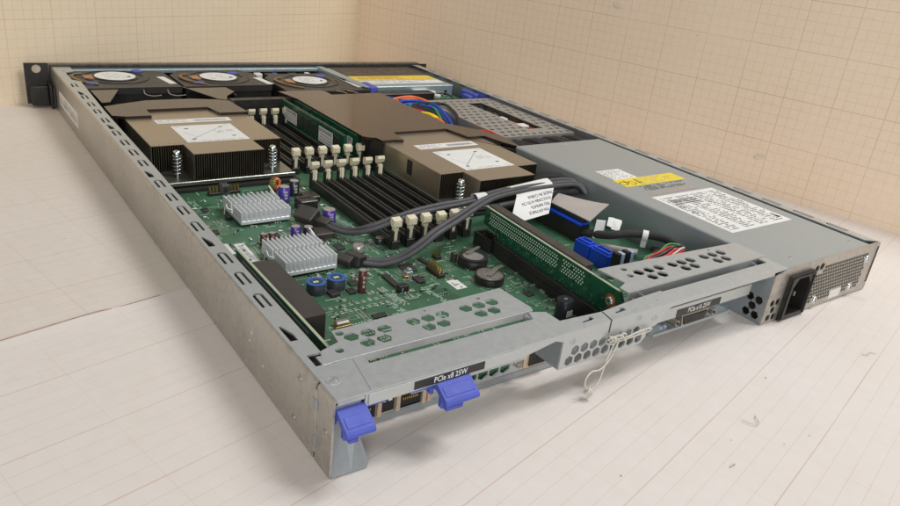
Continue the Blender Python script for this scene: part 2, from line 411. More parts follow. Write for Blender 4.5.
for (y, z, r) in ((84, 23, .7), (86.5, 17.5, .55), (70, 12.5, .45)):
    mb = MB(); mb.tri_prism([(y+r*1.2*math.cos(a)*random.uniform(.6, 1.3), z+r*1.6*math.sin(a)*random.uniform(.6, 1.3)) for a in [i*PI/4 for i in range(8)]], -.06, -.01, 'paper', axis='x'); mb.build('paint_fleck', lw)
mb = MB()
mb.slab([(-.15, 494, 9), (-.15, 580, 9.5), (-.15, 580, 23), (-.15, 494, 23.5)], (.14, 0, 0), 'paper')
for k in range(26):
    y = 498+k*3.0; mb.quad([(-.2, y, 12), (-.2, y+random.uniform(.4, 1.8), 12), (-.2, y+1, random.choice((16, 20, 21))), (-.2, y, random.choice((16, 20)))], 'greyink')
mb.build('asset_label', lw, 'worn white sticker on the left side wall')

# ---------------- right side wall
mb = MB()
profR = [(W-p[0], p[1]) for p in prof]
mb.tri_prism(profR, 0, D, 'steel', axis='y')
hr = []
for k, y in enumerate([30+i*27.5 for i in range(21)]):
    c = U_slot(0, 0, 4.2, 17); hr.append([(434.6+a, y+b_) for a, b_ in c])
mb.tri_prism([(438.4, 0), (429.5, 6), (429.5, D), (438.4, D)], 37, 38, 'steel', hr)
rw = mb.build('side_wall', server)
mb = MB()
for y in [30+i*27.5 for i in range(21)]: mb = MB(); mb.box(433.6, y-8, 36.6, 435.6, y+5, 37.4, 'steel'); mb.build('louvre_tongue', rw)
# ---------------- floor plate
mb = MB(); mb.box(1, 24, 0, 439, D-1, 1, 'dsteel'); mb.box(14, 22.6, 0, 305, 24, 4.2, 'dsteel', .3)
mb.build('floor_plate', server)
# folded flap at the rear left bottom
mb = MB()
mb.slab([(1, -.5, .3), (9.5, -1, .3), (13.8, 5, 14), (10, 9, 21), (1, 8, 20)], (0, .9, .3), 'dsteel')
mb.slab([(9.5, -1, .3), (16.8, -1.2, .2), (18.0, -.4, 2.0), (15.6, 5.6, 14), (13.8, 5, 14)], (0, .9, .3), 'dsteel')
mb.build('folded_flap', server)

# ---------------- rear bar
mb = MB()
top = [(14, 0), (318.6, 0), (318.6, 17.4), (312.4, 17.4), (312.4, 11.3), (209, 11.3), (209, 12.6), (188, 11.6), (157.3, 8.8), (130, 10.8), (129.6, 20.8), (121, 24.3), (118.4, 17.8), (26, 17.8), (26, 24.3), (14, 24.3)]
slots = [[(140, 5.2), (146, 5.9), (146.2, 7.3), (148.6, 7.4), (148.4, 5.0), (147, 4.6), (140, 4.2)], [(164, 5.2), (169, 5.9), (169.2, 7.3), (172.6, 7.4), (172.4, 5.0), (171, 4.6), (164, 4.2)], circ(198, 5.4, .5, 8), circ(179, 3.4, .4, 8)]
mb.tri_prism(top, 37, 38, 'steel', slots)
# rear lip: one piece in x,z with the cut-away over the left slot and the right slot
hx = []
for i in range(8): hx.append(hexa(133.2+i*6.45, 26.2, 2.95, PI/6))
for i in range(9): hx.append(hexa(130+i*6.45, 20.8, 2.95, PI/6))
lip = [(14.2, 37), (14.2, 31.3), (97, 31.3), (118, 35.1), (123.6, 33.2), (123.6, 17)]
x = 130.2-3.2
for i in range(9):   # scalloped lower edge: half hexagons cut open
    cx = 133.2+i*6.45-3.2
    lip += [(cx-2.2, 17), (cx-2.0, 16.9), (cx-1.2, 17.9), (cx+1.2, 17.9), (cx+2.0, 16.9), (cx+2.2, 17)] if False else []
lip += [(183.5, 17), (187.5, 20), (188, 25), (194, 26), (198, 28), (201.5, 33.5), (205, 35), (304.8, 35), (304.8, 37)]
mb.tri_prism(lip, 0, 1, 'steel', hx, axis='y')
mb.box(15.5, -.5, 31.8, 96, 0, 37.1, 'steel', .24)
bar = mb.build('rear_bar', server)
mb = MB(); mb.box(123.6, 1, 17, 124.6, 17, 36.9, 'dsteel'); mb.box(187, 1, 20, 188, 14, 36.9, 'dsteel'); mb.box(124.8, 1.1, 16.2, 187, 12, 16.9, 'dsteel')
# honeycomb row folded under
mb.build('vent_box_side', bar)
mb = MB(); mb.tri_prism([(155.6, 38.06), (155.6, 30.6), (156.5, 30.6), (156.5, 38.06)], -.07, .2, 'ink', axis='y'); mb.slab([(155.6, 0, 38.02), (156.5, 0, 38.02), (158.4, 8.5, 38.02), (157.5, 8.5, 38.02)], (0, 0, .03), 'ink')
mb.build('panel_seam', bar)
for (x, z, r) in ((130.5, 31.8, 2.0), (178.5, 34.2, 1.9), (191.8, 31.2, 2.0)):
    mb = MB(); mb.ring((0, -.3, 0), r*.72, r, .3, 'steel', 'y'); mb.cyl((0, -.25, 0), r*.6, .25, 'steel', 'y', 18); mb.cyl((0, -.4, 0), r*.25, .2, 'dsteel' if x < 190 else 'gold', 'y', 6)
    mb.build('rivet', bar, loc=(x, 0, z))
mb = MB(); mb.ring((0, 0, 0), 2.2, 3.2, .25, 'steel'); mb.cyl((0, 0, 0), 1.6, .35, 'steel', seg=18); mb.cyl((0, 0, 0), .8, .45, 'dsteel', seg=6)
mb.build('rivet', bar, loc=(6.6, 13.2, 38))
# raised step between corner plate and bar (embossed)
mb = MB(); mb.slab([(17, 1, 38), (19.4, 1, 38), (22.2, 24, 38), (21, 24, 38)], (0, 0, .35), 'steel'); mb.build('embossed_rib', bar)
# dark notch under the corner
mb = MB(); mb.box(2, 0, 35.2, 13.9, .8, 36.9, 'steel'); mb.box(1.2, 1.2, 30, 13, 2.2, 35, 'dsteel'); mb.build('corner_tab', bar)

def slot_label(name, x0, z0, x1, z1, y, txt, size, par):
    mb = MB(); mb.box(x0, y-.25, z0, x1, y, z1, 'darklab')
    T = Matrix.Translation(((x0+x1)/2, y-.3, (z0+z1)/2-size*.34)) @ Matrix.Rotation(PI/2, 4, 'X')
    mb.text(txt, size, 'whiteink', T @ Matrix.Diagonal((.88, 1.12, 1, 1)), 'CENTER', 0, .05)
    return mb.build('slot_label', par, 'black slot label reading ' + txt)
slot_label('a', 37.2, 32.5, 74.3, 36.4, -.5, 'PCIe x8 25W', 3.6, bar)

# ---------------- perforated covers behind the bar
def five(cx, cy, flip=0):
    return None
h1 = [(28.3, 39.9), (38.8, 39), (48.2, 39.6), (35.6, 32.4), (43.9, 32.4), (62.4, 39.9), (70.1, 39.6), (78.4, 39.7), (66.3, 32.5), (74.9, 32.8), (93.1, 40.3), (101.5, 40.1), (109.3, 40.2), (97, 32.6), (105.5, 33.3)]
h1 = [(28.8+i*8.6, 39.6) for i in range(3)] + [(33.1+i*8.6, 32.4) for i in range(2)] + [(61.8+i*8.4, 39.8) for i in range(3)] + [(66+i*8.4, 32.6) for i in range(2)] + [(93+i*8.3, 40.2) for i in range(3)] + [(97.1+i*8.3, 32.9) for i in range(2)]
mb = MB()
hh = [hexa(x, y, 3.75) for x, y in h1] + [circ(18.8, 31.6, 2.0, 14), circ(25.2, 44.2, 2.0, 14), circ(72.6, 46.4, .8, 8), circ(105.4, 46.3, 1.2, 8)]
mb.tri_prism([(7.4, 25.2), (124.4, 25.2), (125.4, 27.5), (123.6, 51), (23, 47.6), (21.5, 38), (11.5, 34.6)], 37.2, 38.2, 'steel', hh)
mb.box(7.6, 24.6, 34.2, 124.2, 25.2, 38.2, 'steel', .2)
c1 = mb.build('vent_cover', server)
mb = MB(); mb.box(118.6, 18.2, 20, 119.4, 24, 36.9, 'steel'); mb.build('cover_bracket', c1)
h2 = [(215.6+i*9, 34.4) for i in range(3)] + [(219.4+i*9, 26.9) for i in range(2)] + [(246+i*8.7, 34) for i in range(3)] + [(250.2+i*8.6, 27.1) for i in range(2)] + [(277+i*8.8, 33.8) for i in range(3)] + [(281.3+i*8.5, 26.3) for i in range(2)]
mb = MB()
mb.tri_prism([(188.6, 18.4), (321.6, 18.4), (320.5, 41), (194.5, 47.5), (196.7, 27.8), (188.8, 24.6)], 37.2, 38.2, 'steel', [hexa(x, y, 3.75) for x, y in h2] + [circ(207, 33.2, 2.1, 14), circ(210, 41, 2, 14), circ(290, 40, .9, 8)])
mb.box(189, 17.7, 29.5, 321, 18.3, 38.2, 'steel', .2)
c2 = mb.build('vent_cover', server)
mb = MB()
mb.box(196.4, 12.9, 22, 197.2, 17.5, 36.9, 'dsteel')

mb.build('cover_flange', c2)

# ---------------- recessed connector panels
mb = MB()
hx = [hexa(81.6+i*7.1, 8.6, 3.5, PI/6, 1.0) for i in range(5)] + [hexa(78+i*7.1, 14.8, 3.3, PI/6) for i in range(6)]
mb.tri_prism(rect(16, 2.4, 123, 24), 23, 24, 'steel', hx + [rect(18.5, 4.2, 34.2, 18.5), rect(37, 4.2, 44.2, 18.5), rect(47, 4.2, 59, 18.5)], axis='y')
io = mb.build('connector_panel', server)
for x0, x1 in ((18.6, 34), (47.1, 58.9)):
    mb = MB(); mb.box(x0+.2, 23.5, 4.3, x1-.2, 36, 18.4, 'ink')
    for k in range(8): mb.box(x0+1.6+k*(x1-x0-3)/8, 22.9, 8.2, x0+2.3+k*(x1-x0-3)/8, 23.3, 9.6, 'gold')
    mb.build('network_socket', io)
mb = MB(); mb.box(37.2, 23.2, 4.3, 44, 36, 18.4, 'ink', .3); mb.box(38, 22.9, 12.2, 40.6, 23.2, 14, 'whiteink'); mb.box(40.8, 22.9, 10.4, 42.8, 23.2, 12, 'whiteink'); mb.box(38, 22.9, 10.4, 39.4, 23.2, 11.3, 'whiteink'); mb.box(37.4, 22.7, 4.2, 44, 23.1, 5.0, 'captop'); mb.build('usb_socket', io)
mb = MB()
for x in (35.6, 45.6, 60, 63): mb.box(x-1.1, 21.4, 4.0, x+1.1, 22.9, 20, 'beige', .3)
mb.build('shield_finger', io)
mb = MB(); mb.box(122, 21.6, 5, 139, 22.9, 15.8, 'beige', .4); mb.box(124.5, 20.6, 6.5, 138, 21.5, 14.4, 'black', .3)
for r in range(3):
    for k in range(5): mb.cyl((126.6+k*2.4+(r % 2)*.8, 20.5, 8.2+r*2.2), .55, .12, 'ink', 'y', 8)
vga = mb.build('monitor_socket', io)
mb = MB(); mb.cyl((117.5, 20.2, 9.6), 2.0, 2.7, 'nickel', 'y', 6); mb.cyl((117.5, 19.9, 9.6), 1.1, .5, 'chrome', 'y', 12); mb.build('hex_standoff', io)
mb = MB(); mb.box(40, 5, 25.6, 104, 5.8, 34, 'psu', .25); mb.box(99, 5.9, 24.8, 106, 6.6, 33, 'steel', .2); mb.build('expansion_bracket', server)
mb = MB(); mb.box(196, 7.6, 19.9, 296, 8.4, 27.6, 'steel', .25); mb.box(193, 9.5, 27.8, 298, 10.3, 36.8, 'dsteel')
eb = mb.build('expansion_bracket', server)
slot_label('b', 223, 20.4, 264.5, 25.0, 7.6, 'PCIe x16 25W', 4.0, eb)
mb = MB(); mb.tri_prism(rect(139.2, 4.4, 304.8, 18), 23, 24, 'dsteel', [rect(240, 8, 264, 15)], axis='y')
io2 = mb.build('connector_panel', server)
mb = MB(); mb.tri_prism([(236, 9.6), (258, 9.6), (260, 17), (234, 17)], 10.6, 22.9, 'nickel', axis='y'); mb.tri_prism([(237.4, 10.6), (256.8, 10.6), (258.4, 16), (235.6, 16)], 10.0, 10.55, 'black', axis='y'); mb.box(212, 11.4, 7.4, 285, 22.8, 9.2, 'psu')
for x in (229.5, 264.5): mb.cyl((x, 9.4, 13.6), 2.1, 12, 'nickel', 'y', 6); mb.cyl((x, 9.1, 13.6), 1.1, .4, 'ink', 'y', 10)
for x in (217, 221): mb.cyl((x, 11, 12.6), 1.0, 1.3, 'paleblue', 'y', 10)
mb.build('serial_socket', io2)

# ---------------- power supply bay (rear frame) 
mb = MB()
gr = []
for j in range(10):
    for i in range(22):
        x = 357+i*3.16+(j % 2)*1.58; z = 5.6+j*2.75
        if 386 < x < 402 and z < 9: continue
        if min((x-425.5)**2+(z-26.8)**2, (x-413.2)**2+(z-6.5)**2, (x-366)**2+(z-5.8)**2) < 9: continue
        if x > 427 or (x < 366 and z > 26): continue
        gr.append(hexa(x, z, 1.5, PI/6))
gr += [circ(355.8, 31.0, 2.7, 16), circ(362.0, 31.8, 2.7, 16)]
gr += [hexa(x, z, 2.6, PI/6) for x, z in ((311.5, 14.4), (317.6, 14.6), (314.2, 9.2), (311.3, 3.9), (317.4, 3.8))]
gr.append(rect(324, 2, 350.5, 31.5))
mb.tri_prism([(305, 0), (440, 0), (440, 36.6), (438.4, 38), (322, 38), (319.5, 37.2), (305, 34.9)], -1.0, 0, 'side', gr, axis='y')
bay = mb.build('supply_rear_panel', server)
mb = MB()
sh = [[(a, b_) for a, b_ in hexa(y, z, 3.0, 0)] for y, z in ((11.4, 15.6), (5.0, 15.2), (8.4, 9.9), (11.4, 4.6), (5.0, 4.5))]
mb.tri_prism([(0, 1), (27, 1), (27, 34), (18, 36.8), (0, 34.8)], 305, 306, 'dsteel', sh, axis='x'); mb.box(305, 0, 0, 439, 27, .9, 'dsteel')
mb.build('bay_side', bay)
mb = MB(); mb.box(309, 2.5, 1.2, 319.5, 26, 34, 'black'); mb.box(353, .3, 2, 427, .9, 34, 'black'); mb.build('bay_liner', bay)
for (x, z) in ((425.5, 26.8), (413.2, 6.5), (366, 5.8)):
    mb = MB(); screw(mb, (0, -1, 0), 2.5, '-y', h=1.5); mb.cyl((0, -1.2, 0), 3, .25, 'chrome', 'y', 20); mb.build('panel_screw', bay, loc=(x, 0, z))
mb = MB(); mb.box(386.5, -1.25, 2.2, 401.5, -1.0, 8.4, 'paper'); mb.build('seal_sticker', bay, 'small blank white sticker on the rear grille')
mb = MB()
for k in range(24): mb.box(437.3 if k % 2 else 437.0, -1.3, 6.2+k*1.2, 439.4, -1, 6.9+k*1.2, 'ink')
mb.build('vent_strip', bay)
# inlet socket
mb = MB()
mb.tri_prism(rect(322, .4, 350.6, 32.2), -3.6, -1.1, 'black', [[(326.5, 3.5), (347, 3.5), (347, 23.5), (342.5, 29.5), (331, 29.5), (326.5, 23.5)]], axis='y'); mb.box(322.6, -4.4, 1.2, 324.4, -3.6, 31.2, 'black', .4); mb.box(348.4, -4.4, 1.2, 350, -3.6, 31.2, 'black', .4); mb.box(324.5, -4.4, 30.2, 348.3, -3.6, 31.6, 'black', .4)
mb.tri_prism([(326.5, 3.5), (347, 3.5), (347, 23.5), (342.5, 29.5), (331, 29.5), (326.5, 23.5)], 9, 10, 'ink', axis='y')
mb.tri_prism(rect(325.2, 2.2, 348.6, 31), -1.1, 9, 'black', [[(326.5, 3.5), (347, 3.5), (347, 23.5), (342.5, 29.5), (331, 29.5), (326.5, 23.5)]], axis='y')
inlet = mb.build('power_inlet', server, bevel=.6)
for (x, z) in ((330.5, 14), (336.5, 20), (342.5, 14)):
    mb = MB(); mb.box(-.7, 1.5, -1.8, .7, 9.0, 1.8, 'nickel', .3); mb.build('inlet_pin', inlet, loc=(x, 0, z))
mb = MB(); mb.ring((315.4, -1.2, 22.5), 1.5, 1.75, .15, 'greyink', 'y'); mb.box(315.2, -1.2, 26, 315.6, -1.05, 28.5, 'greyink'); mb.build('power_mark', bay)

# ---------------- power supply
psu = bpy.data.objects.new('power_supply', None); col.objects.link(psu); psu.parent = server
mb = MB(); pp = [(320, 1.2), (427, 1.2), (427, 37)]+[(321.6+1.6*math.cos(a), 35.4+1.6*math.sin(a)) for a in [PI/2+i*PI/10 for i in range(6)]]; mb.tri_prism(pp, 12, 271, 'psu', axis='y'); mb.tri_prism([(320, 33), (427, 35.8), (427, 37)]+[(321.6+1.6*math.cos(a), 35.4+1.6*math.sin(a)) for a in [PI/2+i*PI/10 for i in range(6)]], .4, 11.99, 'psu', axis='y')
casing = mb.build('casing', psu)
mb = MB(); mb.box(427.4, 20, 30, 429.3, 270, 35.8, 'ink'); mb.build('side_gap_shade', psu)  # black strip stands in for the shade in the gap beside the casing
mb = MB()
for x, y in ((340, 11), (415, 10), (333, 262), (418, 266), (376, 266)): screw(mb, (x, y, 37), 1.3, 'z', h=.3)
mb.build('casing_screw', psu)
def flat_label(name, x0, y0, x1, y1, z, mat, parent, marks=None, label=None, rot=0):
    mb = MB(); mb.box(x0, y0, z, x1, y1, z+.15, mat)
    if marks: marks(mb, z+.17)
    return mb.build(name, parent, label)
def mk1(mb, z):
    # rating plate: text lines run along the case length; turned so that lines follow y
    for k in range(4): scribble(mb, 342+k*18.2, 58, 342+k*18.2+16, 124, z, 26, 'ink', .62, .5, .5, 1.7)
    for k in range(3): mb.quad([(346, 118-k*3.4, z), (376, 118-k*3.4, z), (376, 116-k*3.4, z), (346, 116-k*3.4, z)], 'greyink')
    mb.quad([(407, 62, z), (412, 62, z), (409.5, 70, z)], 'ink')
    mb.ring((345, 104, z-.05), 1.6, 2.1, .06, 'ink'); mb.ring((345, 92, z-.05), 1.6, 2.1, .06, 'ink')
    for k in range(7): mb.quad([(338.5+k*10.9, 57, z), (338.7+k*10.9, 57, z), (338.7+k*10.9, 127, z), (338.5+k*10.9, 127, z)], 'greyink') if k in (2, 5) else None
flat_label('rating_label', 338.3, 54.8, 414.3, 128.5, 37, 'paper', psu, mk1, 'large white rating label with dense black print')
def mk2(mb, z):
    scribble(mb, 364, 154.5, 408, 168, z, 5, 'brownlab', .6, .4, .6, 2.0)
    mb.ring((342, 160.5, z-.05), 3, 3.8, .06, 'ink'); mb.ring((351, 159.5, z-.05), 3, 3.8, .06, 'ink'); mb.quad([(345.5, 160, z), (347, 160, z), (347, 166, z), (345.5, 166, z)], 'ink')
    mb.quad([(357, 154.5, z), (358, 154.5, z), (360.2, 166.5, z), (359.2, 166.5, z)], 'ink'); mb.quad([(359.4, 166, z), (360.4, 166, z), (362.6, 155, z), (361.6, 155, z)], 'ink'); mb.quad([(357, 158.5, z), (362.5, 158.5, z), (362.5, 159.3, z), (357, 159.3, z)], 'ink')
flat_label('caution_label', 337.5, 153.2, 411, 169, 37, 'yellow', psu, mk2, 'yellow caution sticker')
flat_label('barcode_label', 340.8, 169.4, 368.4, 191.8, 37, 'paper', psu, lambda mb, z: scribble(mb, 342, 171, 367, 190, z, 7, 'ink', .5, .35, .5, 1.8), 'small white sticker beside the yellow one')
def mk3(mb, z):
    scribble(mb, 349, 141, 403, 151.5, z, 4, 'ink', .6, .5, .6, 2)
    mb.quad([(344, 132.2, z), (402, 132.2, z), (402, 138, z), (344, 138, z)], 'brownlab')
mb = MB(); rs = random.Random(11)
for k in range(16):
    x, y, l, a = rs.uniform(326, 420), rs.uniform(18, 262), rs.uniform(1, 6), rs.uniform(0, PI)
    if 336 < x < 416 and 50 < y < 195: continue
    dx, dy = math.cos(a)*l, math.sin(a)*l; nx_, ny_ = -math.sin(a)*.14, math.cos(a)*.14
    mb.quad([(x, y, 37.02), (x+dx, y+dy, 37.02), (x+dx+nx_, y+dy+ny_, 37.02), (x+nx_, y+ny_, 37.02)], 'dsteel' if k % 2 else 'chrome')
mb.build('lid_scratches', psu)
mb = MB(); mk3(mb, 37.06); mb.build('case_print', psu)

# ---------------- motherboard
board = None
mb = MB(); mb.box(14, 26, 4.4, 318, 540, 6, 'pcb')
board = mb.build('motherboard', server)
Z = 6.0
def part(mb, name, loc=(0, 0, 0), label=None, bevel=0, parent=None): return mb.build(name, parent or board, label, None, loc, bevel)
# silkscreen and solder marks
mb = MB(); zz = 6.03
rnd = random.Random(3)
def free(x, y):
    return 16 < x < 262 and 28 < y < 312 and not (90 < x < 150 and 62 < y < 105 and (x*7+y*3) % 11 > 3) and not (x > 184 and y > 160) and not (48 < x < 92 and (165 < y < 200 or 244 < y < 280)) and not (130 < x < 203 and y > 172)
for k in range(950):
    x, y = rnd.uniform(20, 262), rnd.uniform(30, 315)
    if not free(x, y): continue
    t = rnd.random()
    if t < .45:      # reference text: a row of tiny dashes
        n = rnd.randint(3, 9); dr = rnd.random() < .5
        for i in range(n):
            w, h = (.55, 1.1) if dr else (1.1, .55)
            a, b_ = (x+i*.95, y) if dr else (x, y+i*.95)
            mb.quad([(a, b_, zz), (a+w, b_, zz), (a+w, b_+h, zz), (a, b_+h, zz)], 'silk')
    elif t < .75:    # outlined box
        w, h = rnd.uniform(2, 6), rnd.uniform(2, 6); l = .2
        for (x0, y0, x1, y1) in ((x, y, x+w, y+l), (x, y+h, x+w, y+h+l), (x, y, x+l, y+h), (x+w, y, x+w+l, y+h)): mb.quad([(x0, y0, zz), (x1, y0, zz), (x1, y1, zz), (x0, y1, zz)], 'silk')
    else:            # pad rows
        n = rnd.randint(3, 10); dr = rnd.random() < .5
        for i in range(n):
            a, b_ = (x+i*1.7, y) if dr else (x, y+i*1.7)
            for s_ in (0, 2.4):
                p, q = (a, b_+s_) if dr else (a+s_, b_)
                mb.quad([(p, q, zz+.01), (p+.9, q, zz+.01), (p+.9, q+.9, zz+.01), (p, q+.9, zz+.01)], 'tin')
# long text stripes in the foreground area
for (x0, y0, n, dx, dy) in ((96, 128, 16, .25, -1.6), (92, 108, 12, .2, -1.7), (60, 96, 12, 1.9, .1), (84, 92, 8, 1.8, .1), (110, 95, 10, .2, -1.6), (120, 118, 14, .3, -1.7), (128, 150, 12, 1.6, .2), (30, 250, 14, .2, -1.6), (36, 300, 14, .2, -1.6), (100, 262, 9, .2, -2.2), (122, 250, 22, .25, -2.3), (34, 175, 12, .2, -1.8)):
    for i in range(n):
        for r in range(3):
            if rnd.random() < .75:
                a = x0+i*dx+r*1.5*(1 if abs(dy) > abs(dx) else 0); b_ = y0+i*dy-r*1.5*(0 if abs(dy) > abs(dx) else 1)
                mb.quad([(a, b_, zz), (a+1.1, b_, zz), (a+1.1, b_+1.0, zz), (a, b_+1.0, zz)], 'silk')
for i in range(14):   # two rows of empty pad pairs near the brown capacitor
    for r in range(2):
        a, b_ = 58+i*4.3, 116-r*6.5+i*.1
        mb.quad([(a, b_, zz+.01), (a+2.4, b_, zz+.01), (a+2.4, b_+.8, zz+.01), (a, b_+.8, zz+.01)], 'silk'); mb.quad([(a, b_+1.8, zz+.01), (a+2.4, b_+1.8, zz+.01), (a+2.4, b_+2.6, zz+.01), (a, b_+2.6, zz+.01)], 'tin')
part(mb, 'silkscreen_print')
# small surface-mount parts: one mesh of each kind, copied
def copies(proto, spots, par=None):
    for (x, y, *r) in spots:
        o = proto.copy(); col.objects.link(o); o.parent = par or board; o.location = Vector((x, y, Z))*S
        if r: o.rotation_euler.z = r[0]
mb = MB(); mb.box(-1, -.55, 0, 1, .55, .75, 'conn', .1); mb.box(-1.25, -.6, 0, -.7, .6, .8, 'tin', .1); mb.box(.7, -.6, 0, 1.25, .6, .8, 'tin', .1)
smc = part(mb, 'surface_resistor', (60, 290, Z))
mb = MB(); mb.box(-1.1, -.7, 0, 1.1, .7, 1.1, 'capbrownish' if False else 'captop', .1); mb.box(-1.4, -.75, 0, -.8, .75, 1.15, 'tin', .1); mb.box(.8, -.75, 0, 1.4, .75, 1.15, 'tin', .1)
smk = part(mb, 'surface_capacitor', (64, 300, Z))
sp1 = []; sp2 = []
while len(sp1) < 90 or len(sp2) < 80:
    x, y = rnd.uniform(20, 255), rnd.uniform(36, 305)
    if not free(x, y) or (92 < x < 160 and 60 < y < 115): continue
    if x > 44 or y > 150 or y < 60:
        (sp1 if len(sp1) < 90 else sp2).append((x, y, rnd.choice((0, PI/2))))
for i in range(6): sp1.append((196+rnd.uniform(-2, 2), 118-i*11+rnd.uniform(-2, 2), PI/2))
for i in range(12): sp2.append((228+rnd.uniform(-10, 18), 150-i*7, rnd.choice((0, PI/2))))
copies(smc, sp1[:97]); copies(smk, sp2[:95])

mb = MB()
for k in range(620):
    x, y = rnd.uniform(18, 262), rnd.uniform(28, 315)
    if not free(x, y): continue
    w, l, h = rnd.uniform(.5, 1.3), rnd.uniform(.4, .8), rnd.uniform(.25, .7)
    if rnd.random() < .5: w, l = l, w
    t = rnd.random(); m = 'chip' if t < .35 else 'tin' if t < .7 else 'captop' if t < .85 else 'beige'
    mb.box(x-w, y-l, 6, x+w, y+l, 6+h, m)
mb.build('tiny_solder_parts', board, None, 'stuff')
# chipset heat sinks
def chip_sink(x0, y0, x1, y1, zt, nf, label):
    mb = MB(); mb.box(x0+4, y0+4, Z, x1-4, y1-4, Z+1.6, 'chip'); mb.box(x0, y0, Z+1.6, x1, y1, Z+4.2, 'alu', .3)
    w = (x1-x0); ym = (y0+y1)/2
    for i in range(nf):
        cx = x0+.6+i*(w-1.2)/(nf-1)
        for a, b_ in ((y0, ym-1.6), (ym+1.6, y1)):
            mb.box(cx-.42, a, Z+4, cx+.42, b_, zt, 'alu', .15)
    s = mb.build('chipset_heat_sink', server, label)
    mb = MB()
    mb.tube([(x0-2.5, ym+8, Z+.5), (x0-2.2, ym+5, Z+9), (x0+1, ym, Z+6), (x1-1, ym, Z+6), (x1+2, ym-4, Z+7.5), (x1+2.6, ym-7.5, Z+8)], .5, 'white', 6, sub=3)
    mb.tube([(x1-1.5, y1+1, Z+14), (x1+1.2, y1-8, Z+8), (x1+2.8, ym-1, Z+4)], .55, 'white', 6, sub=3)
    mb.box(x0-4.5, ym-3, Z, x0-.6, ym+1, Z+2.6, 'black', .3); mb.box(x1+1, ym-10, Z, x1+4, ym-6, Z+2.6, 'black', .3)
    mb.build('spring_clip', s)
    return s
chip_sink(54.5, 243, 91, 279, 16.8, 11, 'rear silver finned chipset heat sink beside the processor heat sink')
chip_sink(50.5, 160, 85, 197, 17.2, 12, 'silver finned chipset heat sink with the longer fins next to the riser card')

# electrolytic capacitors
def capacitor(x, y, r, h, sleeve, label, marks=True):
    mb = MB(); mb.cyl((0, 0, 0), r*1.05, .6, 'black', seg=20); mb.cyl((0, 0, .5), r, h-.5, sleeve, seg=28, ch=.5, top='captop')
    mb.cyl((0, 0, h), r*.86, .08, 'captop', seg=28)
    if marks:
        for k in range(5):
            a = -1.9+k*.12
            for j in range(3):
                z0 = h*.25+j*h*.2
                mb.quad([((r+.03)*math.cos(a), (r+.03)*math.sin(a), z0), ((r+.03)*math.cos(a+.07), (r+.03)*math.sin(a+.07), z0), ((r+.03)*math.cos(a+.07), (r+.03)*math.sin(a+.07), z0+h*.13), ((r+.03)*math.cos(a), (r+.03)*math.sin(a), z0+h*.13)], 'whiteink')
    part(mb, 'capacitor', (x, y, Z), label)
capacitor(102.2, 281, 4.3, 12, 'capsleeve', 'violet capacitor between the processor heat sink and memory slots')
capacitor(114.8, 291, 3.9, 12, 'capblack', 'black capacitor at the heat sink corner')
capacitor(116.3, 234, 4.8, 9.5, 'capsleeve', 'fat violet capacitor beside the memory slots')
capacitor(81.4, 214, 3.4, 9, 'capsleeve', 'violet capacitor between the two small heat sinks')
capacitor(89.4, 211.3, 3.4, 8.6, 'capblack', 'black capacitor between the two small heat sinks')
capacitor(57.6, 211, 2.2, 8, 'capbrown', 'small brown capacitor')
capacitor(63.6, 211, 2.2, 8, 'capbrown', 'small brown capacitor')
capacitor(85.2, 128.5, 2.5, 14.5, 'capbrown', 'tall thin brown capacitor near the covers')
capacitor(111, 180, 4.0, 5, 'captop', 'squat silver capacitor', False)
capacitor(131.5, 187, 3.4, 4.2, 'capblack', 'low black round part by the memory latches', False)
# buzzer near the rear riser
mb = MB(); mb.cyl((0, 0, 0), 5.2, 13.5, 'capblack', seg=30, ch=.6); mb.cyl((0, 0, 13.5), 1.1, .06, 'captop', seg=14)
for k in range(6): mb.box(-2.6+k*.8, -5.35, 4, -2.2+k*.8, -5.2, 8, 'whiteink')
part(mb, 'buzzer', (178.5, 52.5, Z), 'black round buzzer at the foot of the green riser card')
# coin cell and its neighbour
mb = MB(); mb.cyl((0, 0, 0), 10, 5.5, 'black', seg=40, ch=.5); mb.ring((0, 0, 5.5), 7.2, 10, 1.1, 'black', seg=40); mb.cyl((0, 0, 5.2), 7.4, .9, 'captop', seg=40); mb.slab([(-3, 6, 6.5), (8, 9, 6.9), (12, 10.5, 6.8), (12, 8, 6.8), (8, 6, 6.9), (-2, 3, 6.5)], (0, 0, .5), 'nickel'); mb.box(-11, 7, 0, -7.5, 11, 6.5, 'conn', .4)
part(mb, 'battery_holder', (172.8, 134.5, Z), 'round black holder with a silver dished centre')
mb = MB(); mb.cyl((0, 0, 0), 9.6, 4.6, 'black', seg=40, ch=.4); mb.ring((0, 0, 4.6), 8.9, 9.8, .7, 'black', seg=40); mb.cyl((0, 0, 4.4), 8.8, 1.1, 'dullcoin', seg=40, ch=.3); mb.slab([(-4, -1.5, 6), (8, 5, 6.6), (14, 6, 6.5), (14, 3, 6.5), (9, 1.8, 6.6), (-2, -4, 6)], (0, 0, .4), 'nickel')
for k in range(5): mb.box(-4+k*2, -6.5, 5.55, -3.2+k*2, 2, 5.6, 'greyink')
part(mb, 'coin_battery', (167.5, 109.5, Z), 'silver coin cell battery in a black holder')
# shrouded header box
mb = MB(); mb.tri_prism(rect(-5.5, -9, 5.5, 9), 0, 10, 'black', [rect(-4, -7.5, 4, 7.5)]); mb.box(-4, -7.5, .2, 4, 7.5, 1, 'black')
for i in range(5):
    for j in range(2): mb.box(-1.6+j*2.6, -6+i*2.8, 1, -1+j*2.6, -5.4+i*2.8, 8, 'gold')
part(mb, 'shrouded_header', (199.6, 153.6, Z), bevel=.25)
